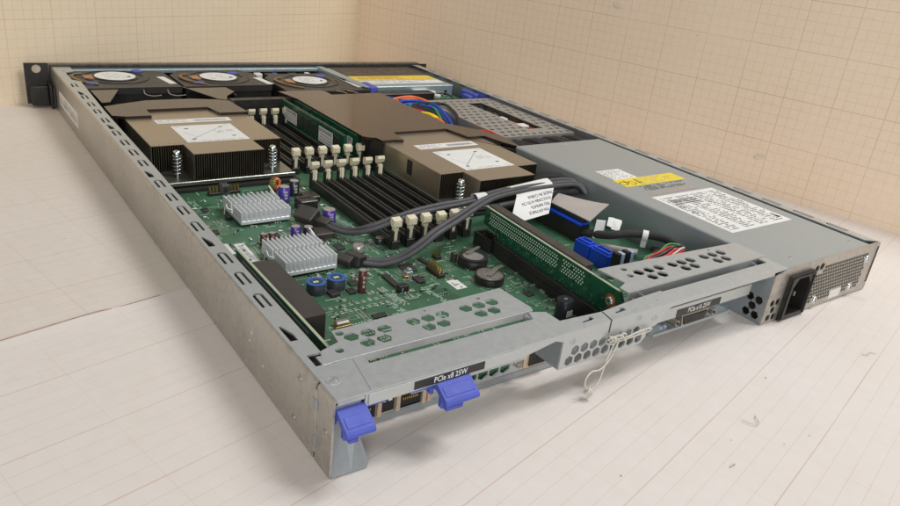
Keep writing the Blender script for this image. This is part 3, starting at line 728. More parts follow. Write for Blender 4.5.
# inductors
for (x, y) in ((60.2, 138.3), (73.8, 139.2)):
    mb = MB(); mb.cyl((0, 0, 0), 5.6, 6.6, 'ferrite', seg=32, ch=.4); mb.ring((0, 0, 6.6), 3.8, 5.7, .5, 'indblue', seg=32); mb.cyl((0, 0, 6.4), 3.8, .5, 'ferrite', seg=28)
    for k in range(3): mb.quad([(-1.6+k*1.1, -1, 6.93), (-.9+k*1.1, -1, 6.93), (-.9+k*1.1, 1.2, 6.93), (-1.6+k*1.1, 1.2, 6.93)], 'whiteink')
    part(mb, 'inductor', (x, y, Z), 'round inductor with a bright blue rim')
mb = MB()
for i in range(18):
    a = 2*PI*i/18; c, s_ = math.cos(a), math.sin(a)
    mb.tube([(3*c, 3*s_, -2), (2*c, 2*s_, 2.2), (4*c, 4*s_, 3), (5*c, 5*s_, 0), (4*c, 4*s_, -3), (2.2*c, 2.2*s_, -2.2)], .45, 'copper', 5, sub=2, closed=True)
mb.ring((0, 0, -2), 2.2, 4.6, 4, 'grn', seg=24)
tor = part(mb, 'toroid_coil', (104.5, 304, Z+6)); tor.rotation_euler = (PI/2*.9, 0, .7)
# chips
def chip(x, y, w, l, h, legs, name='chip', rot=0., label=None, par=None):
    mb = MB(); mb.box(-w/2, -l/2, .25, w/2, l/2, h, 'chip', .2)
    n = int(l/1.3)
    if legs:
        for i in range(n):
            yy = -l/2+.8+i*(l-1.6)/max(1, n-1)
            for s_ in (-1, 1): mb.box(s_*w/2, yy-.25, 0, s_*(w/2+.9), yy+.25, .45, 'tin')
    o = part(mb, name, (x, y, Z), label, parent=par); o.rotation_euler.z = rot; return o
for a in ((67.9, 131.2, 6.5, 6.5, 2.4, 1, .1), (79, 130, 5, 5.5, 1.8, 1, 0), (85.6, 139.6, 6, 6, 1.2, 0, 0), (125, 127, 5.4, 8, 2.2, 1, 0), (80, 98.5, 9, 4, 1.2, 1, 0), (70, 222, 7, 7, 1.2, 1, 0), (100, 204, 5, 5, 1.2, 1, 0), (102, 190, 6, 8, 1.4, 1, 0), (143, 148, 3, 11, 2, 1, .2), (128, 145, 10, 10, 1.2, 1, 0), (36, 240, 4, 6, 1.2, 1, 0), (42, 280, 5, 5, 1.2, 1, 0), (96, 286, 4, 4, 1.6, 1, 0), (180, 85, 6, 6, 1.2, 1, 0), (160, 80, 5, 8, 1.3, 1, 0), (214, 140, 8, 8, 1.5, 1, 0), (232, 110, 7, 12, 1.5, 1, 0)): chip(*a[:6], rot=a[6])
# slanted thin bar with the black 4-way connector
mb = MB(); mb.box(-2.2, -9, 0, 2.2, 11, 1.5, 'chip', .3); mb.box(-3.4, -13.5, 0, 3.4, -9, 4.5, 'black', .4); mb.box(-2, -13.8, 1, -1, -13.4, 3.2, 'greyink')
part(mb, 'edge_connector', (108.5, 131, Z))
mb = MB(); mb.box(-2.4, -2.2, 0, 2.4, 2.2, 2.6, 'litblue', .3); mb.box(-.8, -1.6, 2.6, 1.6, 1.4, 4.4, 'litblue', .3); mb.box(-5, -4, 0, -2, -1, 1.2, 'copper', .3)
part(mb, 'jumper_block', (124, 138, Z))
# pin headers
def header(x, y, nx, ny, name='pin_header', h=6, rot=0., mat='black', base=2.4, par=None):
    mb = MB(); mb.box(-nx*1.27, -ny*1.27, 0, nx*1.27, ny*1.27, base, mat, .25)
    for i in range(nx):
        for j in range(ny): cx, cy = -nx*1.27+1.27+i*2.54, -ny*1.27+1.27+j*2.54; mb.box(cx-.32, cy-.32, base, cx+.32, cy+.32, h+random.uniform(-.1, .1), 'gold')
    o = part(mb, name, (x, y, Z)); o.rotation_euler.z = rot; return o
header(141.3, 132.5, 2, 6, h=7.4); header(155.2, 151.5, 2, 2, h=7); header(59, 309, 4, 2, h=7); header(73, 309.5, 4, 2, h=7)
mb = MB(); mb.box(-3.2, -3.4, 0, 3.2, 3.4, 8, 'cable', .5); mb.box(-1.6, -3.7, 2, 1.6, -3.4, 6, 'ink'); part(mb, 'jumper_cap', (66.3, 309.5, Z))
mb = MB(); mb.box(-4.4, -2, .3, 4.4, 2, 3.1, 'nickel', .9); mb.box(-5, -2.5, 0, 5, 2.5, .8, 'gold', .2); part(mb, 'crystal', (56.4, 98.5, Z))
mb = MB(); mb.box(-4, -6.2, 0, 4, 6.2, .12, 'paper'); T = Matrix.Translation((0, 0, 0)) @ Matrix.Rotation(-.3, 4, 'Z')
for a in (0, 1, 2, 3): mb.box(-2.2+a*1.1, -2.2+a*.5, .13, -1.8+a*1.1, 2.0-a*.7, .15, 'ink')
mb.box(-2.4, -.4, .13, 2.4, 0, .15, 'ink')
part(mb, 'board_sticker', (145.3, 114.2, Z), 'small white sticker on the bare green area')
mb = MB(); mb.box(-3.4, -14.5, 0, 3.4, 14.5, .15, 'paper')
for k in range(20): mb.box(-1.8, -11+k*1.15, .16, 1.2, -11+k*1.15+random.uniform(.3, .8), .18, 'greyink')
st = part(mb, 'serial_sticker', (43.4, 204, Z), 'long white barcode sticker'); st.rotation_euler.z = 0.0
mb = MB(); mb.box(-3, -8, 0, 3, 8, .5, 'white', .2); part(mb, 'white_strip', (31.5, 206, Z+3))
# two black drive-cable sockets with angled plugs
mb = MB(); mb.box(-6.8, -6.4, 0, 6.8, 6.4, 8, 'slot', .5); mb.box(-4, 1, 8, 4, 5, 8.4, 'slot'); part(mb, 'cable_socket', (111.8, 262.5, Z))
mb = MB(); mb.box(-6, -6, 0, 6, 6, 4.6, 'slot', .5); part(mb, 'cable_socket', (122, 278, Z))
mb = MB(); mb.box(-7, -6, 0, 7, 6, 4, 'conn', .5); part(mb, 'cable_socket', (100, 212, Z))
# SMD dark-blue blank area under processor heat sink
mb = MB(); mb.box(22, 318, 6.05, 132, 440, 8.5, 'darklab'); part(mb, 'processor_frame')
mb = MB(); mb.box(206, 205, 6.05, 316, 335, 8.5, 'darklab'); part(mb, 'processor_frame')

# ---------------- memory slots
XS = [136.4+12.1*i for i in range(6)]
def latch_mesh(sgn):
    """ivory latch; sgn=+1 leans outward towards +y"""
    mb = MB(); s_ = sgn
    P = [(0, 0), (0, 13.5), (1.6*s_, 15), (1.6*s_, 19.5), (-2.8*s_, 20.5), (-3.6*s_, 18.2), (-2.6*s_, 15.5), (-2.4*s_, 0)]
    mb.tri_prism([(0, 0), (0, 13.2), (-2.5*s_, 13.2), (-2.4*s_, 0)], -1.9, 1.9, 'ivory', axis='x')
    mb.tri_prism([(a, b_) for a, b_ in P if b_ > 13] , -3.2, 3.2, 'ivory', axis='x'); mb.box(-1.2, 1.7*s_, 15.6, 1.2, 2.1*s_, 18.6, 'ivory')
    mb.tri_prism([(-2.45*s_, 2), (-3.6*s_, 2), (-3.0*s_, 13), (-2.45*s_, 13)], -.6, .6, 'ivory', axis='x')
    mb.box(-.35, -.12, 1, .35, .15, 13, 'white') if False else None
    me = bpy.data.meshes.new('latch')
    me.from_pydata([tuple(v*S) for v in mb.v], [], mb.f); me.materials.append(M['ivory']); me.update(); return me
latch = {1: latch_mesh(1), -1: latch_mesh(-1)}
for bank, (y0, y1) in enumerate(((176, 301), (337, 466))):
    for i, x in enumerate(XS):
        mb = MB(); xo = 0
        mb.tri_prism(rect(-3.1, y0, 3.1, y1), Z, Z+7.6, 'slot', [rect(-.8, y0+2, .8, y1-2)])
        mb.box(-.8, y0+2, Z, .8, y1-2, Z+3, 'ink')
        for s_ in (-1, 1): mb.box(s_*2.0-.25, y0+3, Z+7.6, s_*2.0+.25, y1-3, Z+7.9, 'conn')
        for yy, s_ in ((y0, -1), (y1, 1)):
            for sx in (-1, 1): mb.box(sx*2.4-.9, yy-2 if s_ < 0 else yy-1.2, Z, sx*2.4+.9, yy+1.2 if s_ < 0 else yy+2, Z+13.5, 'slot', .25)
            mb.box(-3.3, yy-2.2 if s_ < 0 else yy+.6, Z, 3.3, yy-.6 if s_ < 0 else yy+2.2, Z+6, 'slot', .25)
        so = mb.build('memory_slot', server, None, None, (x, 0, 0))
        for yy, s_ in ((y0-.6, -1), (y1+.6, 1)):
            la = link('slot_latch', latch[s_], so, None, None, (0, yy, Z+2))
            la.rotation_euler.x = random.uniform(-.03, .03) - s_*.05

# memory modules
for i, (x, lab) in enumerate(((XS[4], 'front green memory module with two white stickers'), (XS[5], 'green memory module behind, next to the air duct'))):
    mb = MB()
    mb.tri_prism([(342, 12), (476, 12), (476, 35), (342, 35)], x-.65, x+.65, 'pcb2', axis='x')
    for k in range(44): mb.box(x-.75, 344+k*3, 33.6, x-.66, 345.2+k*3, 34.4, 'tin'); 
    for k in range(44): mb.box(x-.75, 344+k*3, 13.4, x-.66, 345+k*3, 14.4, 'tin')
    mod = mb.build('memory_module', server, lab)
    for k in range(8):
        y = 350+k*15.4
        mb = MB(); mb.box(-.9, 0, 0, .1, 10, 12, 'chip', .15); mb.build('memory_chip', mod, loc=(x-.72, y, 18))
    for (y0, y1, z0, z1) in (((438, 468, 17.5, 29.5), (362, 390, 17, 31)) if i == 0 else ((348, 358, 18, 30),)):
        mb = MB(); mb.box(x-1.85, y0, z0, x-1.68, y1, z1, 'paper')
        for r in range(4):
            yy = y0+1.5
            while yy < y1-2:
                w = random.uniform(.5, 2); mb.box(x-1.9, yy, z0+1.5+r*(z1-z0-3)/4, x-1.86, yy+w, z0+1.5+r*(z1-z0-3)/4+1.1+(2.2 if r == 3 else 0), 'greyink'); yy += w+.6
        mb.build('module_sticker', mod)

# ---------------- processor heat sinks
def cpu_sink(poly, xr, yr, notch, stk, lbl, screws, label, hole=None):
    root = bpy.data.objects.new('processor_heat_sink', None); col.objects.link(root); root.parent = server; root['label'] = label
    (x0, x1), (y0, y1) = xr, yr; nl, nr, ny = notch
    mb = MB()
    n = int((x1-x0)/1.75)
    for i in range(n+1):
        x = x0+.25+i*(x1-x0-.5)/n
        ys_ = ny if (x < nl or x > nr) else y0
        mb.box(x-.2, ys_+.3, 12.9, x+.2, y1, 33.6, 'fin')
    mb.build('fin_stack', root)
    mb = MB(); holes = []
    for k in range(26): holes.append(circ(x0+3+k*(x1-x0-8)/25, ny+3.5, .55, 6))
    mb.tri_prism([(x0, ny), (nl, ny), (nl, y0), (nr, y0), (nr, ny), (x1, ny), (x1, y1), (x0, y1)], 33.6, 34, 'bronze', holes)
    mb.build('fin_cover', root)
    mb = MB(); 
    if hole:
        mb.tri_prism([(ny, 12.8), (y1, 12.8), (y1, 33.7), (ny, 33.7)], x0-.4, x0, 'bronze', [rect(*hole)], axis='x'); mb.box(x0+.02, hole[0]-1, hole[1]-1, x0+.04, hole[2]+1, hole[3]+1, 'ink')  # black plate just inside the hole paints in its shade, hiding the fins
        mb.tri_prism([(y0, 12.8), (ny, 12.8), (ny, 33.5), (y0, 33.5)], nl-.4, nl, 'bronze', axis='x')
    else:
        mb.box(x0-.4, ny, 12.8, x0, y1, 33.7, 'fin')
        mb.box(nl-.4, y0, 12.8, nl, ny, 33.7, 'fin')
    mb.build('side_plate', root)
    mb = MB(); mb.box(x0-1, y0-1, 9.6, x1+2, y1, 12.7, 'baseplate', .3); mb.build('base_plate', root)
    for (x, y, zt) in screws:
        mb = MB(); pts_ = []
        for i in range(5*14+1): a = 2*PI*i/14; pts_.append((3.2*math.cos(a), 3.2*math.sin(a), 1+i/14*2.85))
        mb.tube(pts_, .55, 'chrome', 6, sub=1); mb.cyl((0, 0, -1), 1.5, zt-13, 'chrome', seg=16)
        mb.cyl((0, 0, 15.4), 3.4, 1.2, 'chrome', seg=20); mb.cyl((0, 0, 16.6), 2.9, 3.4, 'chrome', seg=6, ch=.5); mb.cyl((0, 0, 20), 1.4, .1, 'greyink', seg=6)
        mb.build('spring_screw', root, loc=(x, y, 12.7))
    sx0, sy0, sx1, sy1 = stk
    mb = MB(); mb.box(sx0, sy0, 34, sx1, sy1, 34.12, 'paper')
    w, l = sx1-sx0, sy1-sy0; zz_ = 34.14
    def ln(a, b_, t=.35, m='greyink'):
        d = (Vector(b_)-Vector(a)).normalized(); q = Vector((-d.y, d.x))*t
        mb.quad([(a[0]+q.x, a[1]+q.y, zz_), (a[0]-q.x, a[1]-q.y, zz_), (b_[0]-q.x, b_[1]-q.y, zz_), (b_[0]+q.x, b_[1]+q.y, zz_)], m)
    ln((sx0+w*.15, sy0+l*.2), (sx0+w*.75, sy0+l*.8), .3); ln((sx0+w*.1, sy0+l*.6), (sx0+w*.22, sy0+l*.3), .2)
    for (u, v_) in ((.15, .17), (.78, .83), (.2, .8), (.82, .25)): mb.quad([(sx0+w*u-1.6, sy0+l*v_-1, zz_), (sx0+w*u+1.6, sy0+l*v_-1, zz_), (sx0+w*u+1.6, sy0+l*v_+1, zz_), (sx0+w*u-1.6, sy0+l*v_+1, zz_)], 'ink')
    for (u, v_) in ((.1, .06), (.88, .06), (.08, .93), (.9, .93)): mb.ring((sx0+w*u, sy0+l*v_, zz_-.06), 1.7, 2.0, .07, 'greyink', seg=16)
    scribble(mb, sx0+w*.25, sy0+1, sx0+w*.8, sy0+4.5, zz_, 2, 'greyink', .6, .4, .5, 1.5); scribble(mb, sx0+w*.6, sy0+l*.45, sx0+w*.95, sy0+l*.62, zz_, 3, 'greyink', .5, .4, .5, 1.5)
    mb.build('instruction_sticker', root, 'square white sticker with a diagram')
    lx0, ly0, lx1, ly1 = lbl
    mb = MB(); mb.box(lx0, ly0, 34, lx1, ly1, 34.12, 'paper'); scribble(mb, lx0+2, ly0+1.5, lx0+(lx1-lx0)*.45, ly1-1.5, zz_, 3, 'greyink', .6, .45, .5, 1.5)
    for k in range(26): a = lx0+(lx1-lx0)*.5+k*(lx1-lx0)*.017; mb.quad([(a, ly0+3, zz_), (a+.55*random.uniform(.5, 1.2), ly0+3, zz_), (a+.5, ly1-4, zz_), (a, ly1-4, zz_)], 'ink')
    mb.build('part_number_sticker', root)
    return root
cpu_sink(None, (25, 128.5), (324.5, 452), (49, 104, 350), (53.6, 353.5, 103.6, 400.5), (46, 410, 109, 421), ((40.5, 338.5, 30), (115.6, 335.5, 30)), 'bronze-topped processor heat sink beside the left side wall')
cpu_sink(None, (210, 311), (208.5, 338), (232, 288, 231), (236.7, 233.6, 287.5, 283.2), (230.8, 292, 293, 304), ((221, 218.5, 30),), 'bronze-topped processor heat sink beside the power supply', hole=(271, 19, 279.5, 31.5))

# ---------------- air ducts
def duct(poly, z, t, walls, label, holes=()):
    mb = MB(); mb.tri_prism(poly, z-t, z, 'shroud', holes)
    for (a, b_, z0) in walls:
        d = (Vector(b_)-Vector(a)).normalized(); q = Vector((-d.y, d.x))*.8
        mb.slab([(a[0]+q.x, a[1]+q.y, z0), (b_[0]+q.x, b_[1]+q.y, z0), (b_[0]-q.x, b_[1]-q.y, z0), (a[0]-q.x, a[1]-q.y, z0)], (0, 0, z-t-z0-.01), 'black')
    return mb.build('air_duct', server, label, bevel=.35)
duct([(16.3, 463), (16.1, 432.6), (25.8, 428), (46.4, 428), (47, 448), (100.3, 449), (104.6, 428), (130.3, 427.6), (127, 469), (118, 475), (94.7, 481), (54.8, 479.5), (33.4, 471)], 36.4, 2.2,
     [((20, 465), (20, 434), 8), ((131, 432), (131, 530), 8)], 'black plastic air duct over the left processor heat sink')
duct([(18.2, 533), (18.2, 480), (25.4, 481.5), (44, 531)], 35.4, 1.6, [], 'small black duct panel beside the left wall')
duct([(103, 533.5), (144.5, 530), (147, 508), (134, 492), (128, 476), (121, 482)], 35.4, 1.6, [((133, 488), (133, 470), 10), ((146, 528), (146, 500), 8)], 'triangular black duct panel between the fans')
duct([(190, 500), (196.4, 467), (196.4, 332), (202, 327), (206, 326), (206.6, 316.6), (218, 316.6), (227.5, 314.5), (230.7, 338), (289, 338), (294.5, 309.5), (312.6, 309), (318, 285), (324.6, 268.5), (331, 300), (323, 325), (300.5, 356), (300.5, 482), (241, 480), (240.6, 494), (236, 500)], 36.4, 2.2,
     [((198.5, 468), (198.5, 334), 8), ((296, 310), (320, 270), 24), ((204, 334), (208, 318), 8)], 'wide black plastic air duct over the right processor heat sink')
mb = MB(); mb.box(132, 478, 6, 200, 488, 34, 'black'); mb.box(20, 470, 6, 130, 472, 30, 'black'); mb.box(132, 477, 8, 133.5, 528, 34, 'black')
mb.build('fan_duct_wall', server)

# ---------------- fans
FANW = .75
def fan(x0, y0, x1, y1, hub, blues, wht, label, opening=None):
    root = bpy.data.objects.new('fan_module', None); col.objects.link(root); root.parent = server; root['label'] = label
    mb = MB(); cx, cy = hub; R = 40
    hole = [(cx+33*math.cos(a), cy+31*math.sin(a)) for a in [2*PI*i/40 for i in range(40)]]
    hole = [(min(max(p[0], x0+2), x1-2), min(max(p[1], y0+4), y1-2)) for p in hole]
    out = [(x0, y0), (x1, y0), (x1, y1-14), (x1-12, y1), (x0+14, y1), (x0, y1-20)]
    h_ = []
    for p in hole:
        if not h_ or (Vector(p)-Vector(h_[-1])).length > .4: h_.append(p)
    mb.tri_prism(out, 33.2, 35.6, 'fan', [])
    mb.box(x0+1, y0+.5, 6.5, x1-1, y1-18, 33, 'black')
    mb.tri_prism([(x0+.4, y0-.6), (x1-.4, y0-.6), (x1-.4, y0+3), (x0+.4, y0+3)], 30, 36.2, 'fan')
    mb.build('fan_housing', root, bevel=.5)
    mb = MB()  # volute rim, raised
    pts_ = [(cx+r*math.cos(a), cy+r*math.sin(a), 35.9) for a, r in [(2*PI*i/36, 26+6*i/36) for i in range(37)]]
    pts_ = [(min(max(p[0], x0+3), x1-3), min(max(p[1], y0+6), y1-3), p[2]) for p in pts_]
    mb.tube(pts_, .5, 'fan', 6, sub=1)
    for a in (.5, 1.9, 3.4, 5.0):
        mb.slab([(cx+17*math.cos(a), cy+17*math.sin(a), 35.6), (cx+30*math.cos(a-.1), cy+30*math.sin(a-.1), 35.6), (cx+30*math.cos(a), cy+30*math.sin(a), 35.6), (cx+17*math.cos(a+.15), cy+17*math.sin(a+.15), 35.6)], (0, 0, .4), 'black')
    mb.ring((cx, cy, 35.6), 20, 21.6, .5, 'black', seg=40)
    mb.build('spiral_rim', root)
    mb = MB(); mb.cyl((cx, cy, 35.6), 20, 1.1, 'fan', seg=44, ch=.5); mb.cyl((cx, cy, 36.7), 19, .12, 'paper', seg=44)
    for r in range(7): scribble(mb, cx-11, cy-11+r*3, cx+12, cy-8.6+r*3, 36.85, 1, 'greyink', .35, .45, .6, 2.4)
    mb.quad([(cx+9, cy-7, 36.86), (cx+14, cy-7, 36.86), (cx+12.5, cy-1, 36.86)], 'ink')
    mb.build('hub_label', root, 'round white hub label with print')
    for (bx, by) in blues:
        mb = MB(); vs = [(5.8*math.cos(2*PI*i/24), 5*math.sin(2*PI*i/24)) for i in range(24)]; mb.tri_prism(vs, 0, .9, 'purple'); mb.build('touch_point', root, loc=(bx, by, 35.7))
    mb = MB(); mb.slab([(wht[0]-2.5, wht[1], 35.65), (wht[0]+2, wht[1]-32, 35.65), (wht[0]+9, wht[1]-32, 35.65), (wht[0]+5, wht[1], 35.65)], (0, 0, .12), 'paper'); mb.build('white_sticker', root)
    mb = MB()
    mb.slab([(cx-29, cy-6, 35.65), (cx-21, cy-9, 35.65), (cx-20, cy+9, 35.65), (cx-29, cy+6, 35.65)], (0, 0, .7), 'fanstick')
    mb.build('warning_sticker', root)
    mb = MB()
    for k in range(4):
        mb.tube([(cx-28, cy+17-k, 36.3), (cx-37-k*.7, cy+8, 36.6), (cx-38-k*.8, cy-8, 36.8), (cx-33, cy-22-k, 36.6), (cx-22, cy-32-k*.7, 36.2)], .75, ('fwire', 'wbrown', 'wblack', 'wbrown')[k], 6, sub=4)
    mb.build('fan_wires', root)
fan(11, 531, 103, 612, (51.5, 580), ((78, 604), (25, 553)), (93, 578), 'leftmost fan module with round white hub')
fan(106, 531, 197, 606, (152.5, 571), ((175, 590), (124, 547.5)), (192, 568), 'middle fan module with round white hub')
fan(202, 497, 297, 585, (247.5, 547), ((271, 569),), (289, 545), 'fan module nearest the optical drive')
mb = MB()
for (x, y) in ((66, 530), (88, 529), (255, 497), (268, 496)): mb.tube([(x, y, 34), (x-2, y-14, 33), (x+2, y-26, 34), (x+7, y-34, 36.6)] if x < 200 else [(x, y, 36), (x+3, y-10, 37), (x+5, y-16, 36.5)], .5, 'captop', 6)
mb.build('retaining_wire', server)
# front crossbar, bezel, ears
mb = MB(); mb.box(17.5, 608, 33, 287, 617.6, 36.6, 'litblue', .4); mb.build('front_crossbar', server)
mb = MB(); mb.box(-1, 618.6, 1, 441, 629, 40, 'bezel', 1); bz = mb.build('front_bezel', server)
mb = MB()
mb.tri_prism(rect(-23.2, 21, -2, 41.6), 619, 621, 'black', [circ(-12.6, 35.8, 4.2, 20)], axis='y')
mb.box(-20.5, 608, 2, -5, 619, 20.8, 'black', .8); mb.box(-23.2, 619, 1.5, -19, 621, 21, 'black')
mb.box(-4.8, 600, 0.5, -2.4, 619, 24, 'black', .6); mb.box(-2.2, 598, 3, -.2, 612, 22, 'bezel', .5); mb.cyl((-2.8, 604, 15), 1.3, .5, 'chrome', 'x', 12)
mb.build('rack_ear', server, 'black left rack ear with a round hole', bevel=.3)
mb = MB(); mb.tri_prism(rect(441.5, 22, 452, 39), 619, 621, 'black', [circ(447, 33, 2.4, 16)], axis='y'); mb.box(441.2, 606, 8, 443, 619, 30, 'black'); mb.build('rack_ear', server)

# small components by front crossbar
mb = MB()
for (x, y, c, w) in ((192, 600, 'white', 8), (203, 601, 'white', 8), (224, 600, 'wblue', 6), (214, 598, 'black', 9), (243, 598, 'black', 10), (265, 600, 'white', 5), (172, 605, 'black', 9), (183, 604, 'pcb', 10)): mb.box(x, y-8, 22, x+w, y, 34, c, .5)
mb.box(160, 580, 20, 285, 606, 22, 'pcb'); mb.build('front_panel_board', server)

# ---------------- optical drive
odd = bpy.data.objects.new('optical_drive', None); col.objects.link(odd); odd.parent = server
mb = MB(); mb.box(301, 508, 24, 418, 612, 36.6, 'litblue', .5); mb.build('drive_body', odd)
mb = MB(); mb.box(302.5, 562, 36.6, 416.5, 611, 36.9, 'drive'); mb.build('top_film', odd)
mb = MB(); mb.box(302.5, 541, 36.6, 414, 561.6, 36.85, 'ygold'); scribble(mb, 310, 544, 405, 558, 36.88, 4, 'ink', .5, .3, 1, 5); mb.build('laser_label', odd, 'yellow laser warning label')
mb = MB(); mb.box(304, 522, 36.6, 414, 538, 36.75, 'paper'); scribble(mb, 306, 524, 412, 536, 36.78, 3, 'greyink', .5, .4, 1, 4); mb.build('white_label', odd)
mb = MB(); mb.tri_prism([(288, 617), (296, 617), (301, 560), (301, 505), (296, 505), (290, 560)], 36.4, 37.4, 'litblue'); mb.box(287, 508, 18, 288.5, 616, 36.3, 'dsteel'); mb.build('drive_rail', odd)
mb = MB(); mb.box(302, 505, 27, 312, 532, 37.0, 'purple', 1); mb.build('release_latch', odd, 'blue-violet release latch')
# raid battery box + green card
mb = MB(); mb.box(305, 486, 14, 377, 501, 33.5, 'black', .8); mb.box(305, 477, 14, 420, 481, 27, 'black', .5); mb.build('controller_box', server)
mb = MB(); mb.box(372, 482, 22, 420, 530, 23.5, 'pcb', 0); mb.box(385, 500, 23.5, 396, 512, 27, 'white', .5); cb = mb.build('controller_card', server)
mb = MB(); mb.box(360, 500, 28, 380, 509, 33, 'white', .8); mb.box(378, 497, 28, 386, 504, 32, 'white', .6); mb.build('white_plug', cb)
mb = MB()
for k, c in enumerate(('red', 'wwhite', 'wblack', 'wblack')): mb.tube([(386, 499-k, 30), (396, 494-k, 31), (400, 484-k*.6, 28), (398, 478, 24)], .8, c, 6)
mb.box(405, 508, 23.5, 410, 513, 31, 'white', .6); mb.build('card_wires', cb)
mb = MB(); mb.box(428, 480, 8, 438.5, 617, 34.8, 'dsteel'); mb.build('front_side_block', server)
mb = MB(); mb.box(424, 470, 24, 438, 500, 34, 'purple', 1.2); mb.box(418, 474, 24, 426, 488, 31, 'purple', 1); mb.box(429, 462, 28, 438, 472, 35, 'purple', 1); mb.build('drive_latch', server, 'blue-violet drive cage latch by the right wall')

# ---------------- hard drive cage
cage = bpy.data.objects.new('drive_cage', None); col.objects.link(cage); cage.parent = server
holes = []
for j in range(13):
    for i in range(10):
        x = 341.5+i*9.1+(j % 2)*4.55; y = 312+j*10.8
        if x > 425: continue
        if 379 < x < 409 and 322 < y < 438: continue
        holes.append([(x+2.7*math.cos(a), y+2.7*math.sin(a)) for a in [2*PI*k/12 for k in range(12)]])
opening = [(384, 327), (404, 327), (404, 433), (384, 433)]
mb = MB(); mb.tri_prism([(336, 306), (428, 306), (428, 451), (336, 451)], 33.2, 34, 'cage', holes + [opening]); mb.tri_prism([(306, 451.5), (306, 306), (335.9, 306), (335.9, 451.5)], 6.2, 6.9, 'cage') if False else None
mb.box(336, 306, 7, 336.8, 451, 33.2, 'cage'); mb.box(337, 306, 22, 428, 306.8, 33.2, 'cage')
mb.build('perforated_cover', cage)
mb = MB(); mb.box(340, 310, 12, 425, 448, 27, 'drive'); mb.box(384, 326, 27.2, 404, 434, 28, 'pcb')
for k in range(60): x, y = random.uniform(385, 402), random.uniform(385, 430); mb.box(x, y, 28, x+random.uniform(.8, 3), y+random.uniform(.8, 3), 29, random.choice(('chip', 'tin', 'captop', 'chip')))
mb.build('disk_drive', cage)
mb = MB(); mb.slab([(386, 378, 29.6), (397, 378, 29.6), (399, 350, 30.2), (404, 340, 30), (398, 336, 30), (392, 350, 30)], (0, 0, .25), 'copper'); mb.box(384, 374, 29.5, 396, 384, 31.4, 'white', .4); mb.box(388, 344, 30.4, 400, 354, 32, 'white', .4); mb.build('flex_cable', cage)
# black plug row between cage and power supply
mb = MB()
for k in range(7): mb.tube([(334+k*13, 305, 28), (337+k*13, 292, 31-(k % 2)*2), (344+k*13, 276, 29), (346+k*13, 271, 26)], 4.2, 'wblack', 8)
mb.box(322, 272, 6, 428, 305, 18, 'black'); mb.box(372, 296, 27, 428, 303, 31.5, 'black', 1)
mb.build('supply_cables', server)
mb = MB()
for k in range(4): mb.tube([(316+k*1.5, 340, 26), (322.7+k*1.4, 332-k, 33.6), (330.8, 325-k*1.6, 35), (332, 313-k*1.5, 33.6), (334, 302, 29), (336, 294, 22)], 1.15, 'red', 8)
mb.build('red_wires', server)
# wire loom between duct and cage
mb = MB()
def wire(c, pts, r=1.6): mb.tube(pts, r, c, 8, sub=6)
for k, dz in enumerate((0, -2.6)):
    wire('orange', [(286, 428, 22), (291, 440, 31+dz), (300, 455, 34+dz), (314, 462-k, 35+dz), (332, 463-k*2, 35+dz), (341, 444, 33+dz), (334, 412, 30+dz), (325, 380, 24), (318, 340, 14)], 1.8)
wire('wblue', [(286, 420, 24), (294, 438, 31), (304, 449, 33.5), (322, 451, 34.5), (337, 428, 34.6), (332, 398, 31), (325, 372, 25), (322, 340, 15)], 1.7)
wire('wblue', [(286, 416, 22), (296, 434, 29), (306, 445, 31), (322, 446, 32), (335, 422, 32), (329, 394, 28), (322, 366, 20)], 1.7)
for k in range(5): wire('wblack', [(286, 412-k*2, 20), (300, 436-k*2.6, 27-k*.3), (316, 441-k*3.2, 30-k*.5), (327, 428-k*3.4, 31-k), (326, 400-k*2, 27), (318, 368, 18)], 2.1)
wire('wgreen', [(300, 430, 26), (318, 446, 31), (330, 442, 32.6), (334, 426, 32.4), (327, 404, 30), (320, 376, 20)], 1.5)
for k in range(2): wire('red', [(292, 412-k*4, 26), (300.5, 419.5-k*4, 33-k*.4), (306, 411-k*4, 34-k*.3), (311, 404-k*4, 32), (315, 386, 24), (317, 360, 15)], 1.6)
for k in range(3): wire('wyellow', [(290, 396, 26+k), (299+k, 401+k*1.2, 32+k*.3), (306+k*2, 404-k, 33.6), (311+k*1.6, 395-k, 33-k*.3), (314+k, 386, 29), (317, 366, 18)], 1.7)
for k in range(2): wire('orange', [(308, 396-k*3, 29), (313.7, 385-k*3, 31.5-k), (316, 372, 26), (318, 352, 16)], 1.6)
mb.build('wire_loom', server, 'rainbow bundle of orange, blue, green, red and yellow wires')
mb = MB(); mb.tube([(318, 446, 30), (328, 440, 33.5), (337.2, 431.6, 35.6), (346.2, 421.9, 36.4), (341, 402, 36.4), (334.5, 384, 35.4), (329, 372, 30), (324, 358, 22)], 1.6, 'wblack', 8); mb.tube([(304, 474, 33), (309, 464, 34), (318, 452, 33)], 1.5, 'wblue', 8); mb.build('wire_loom', server, 'single black wire looping over the drive cage')

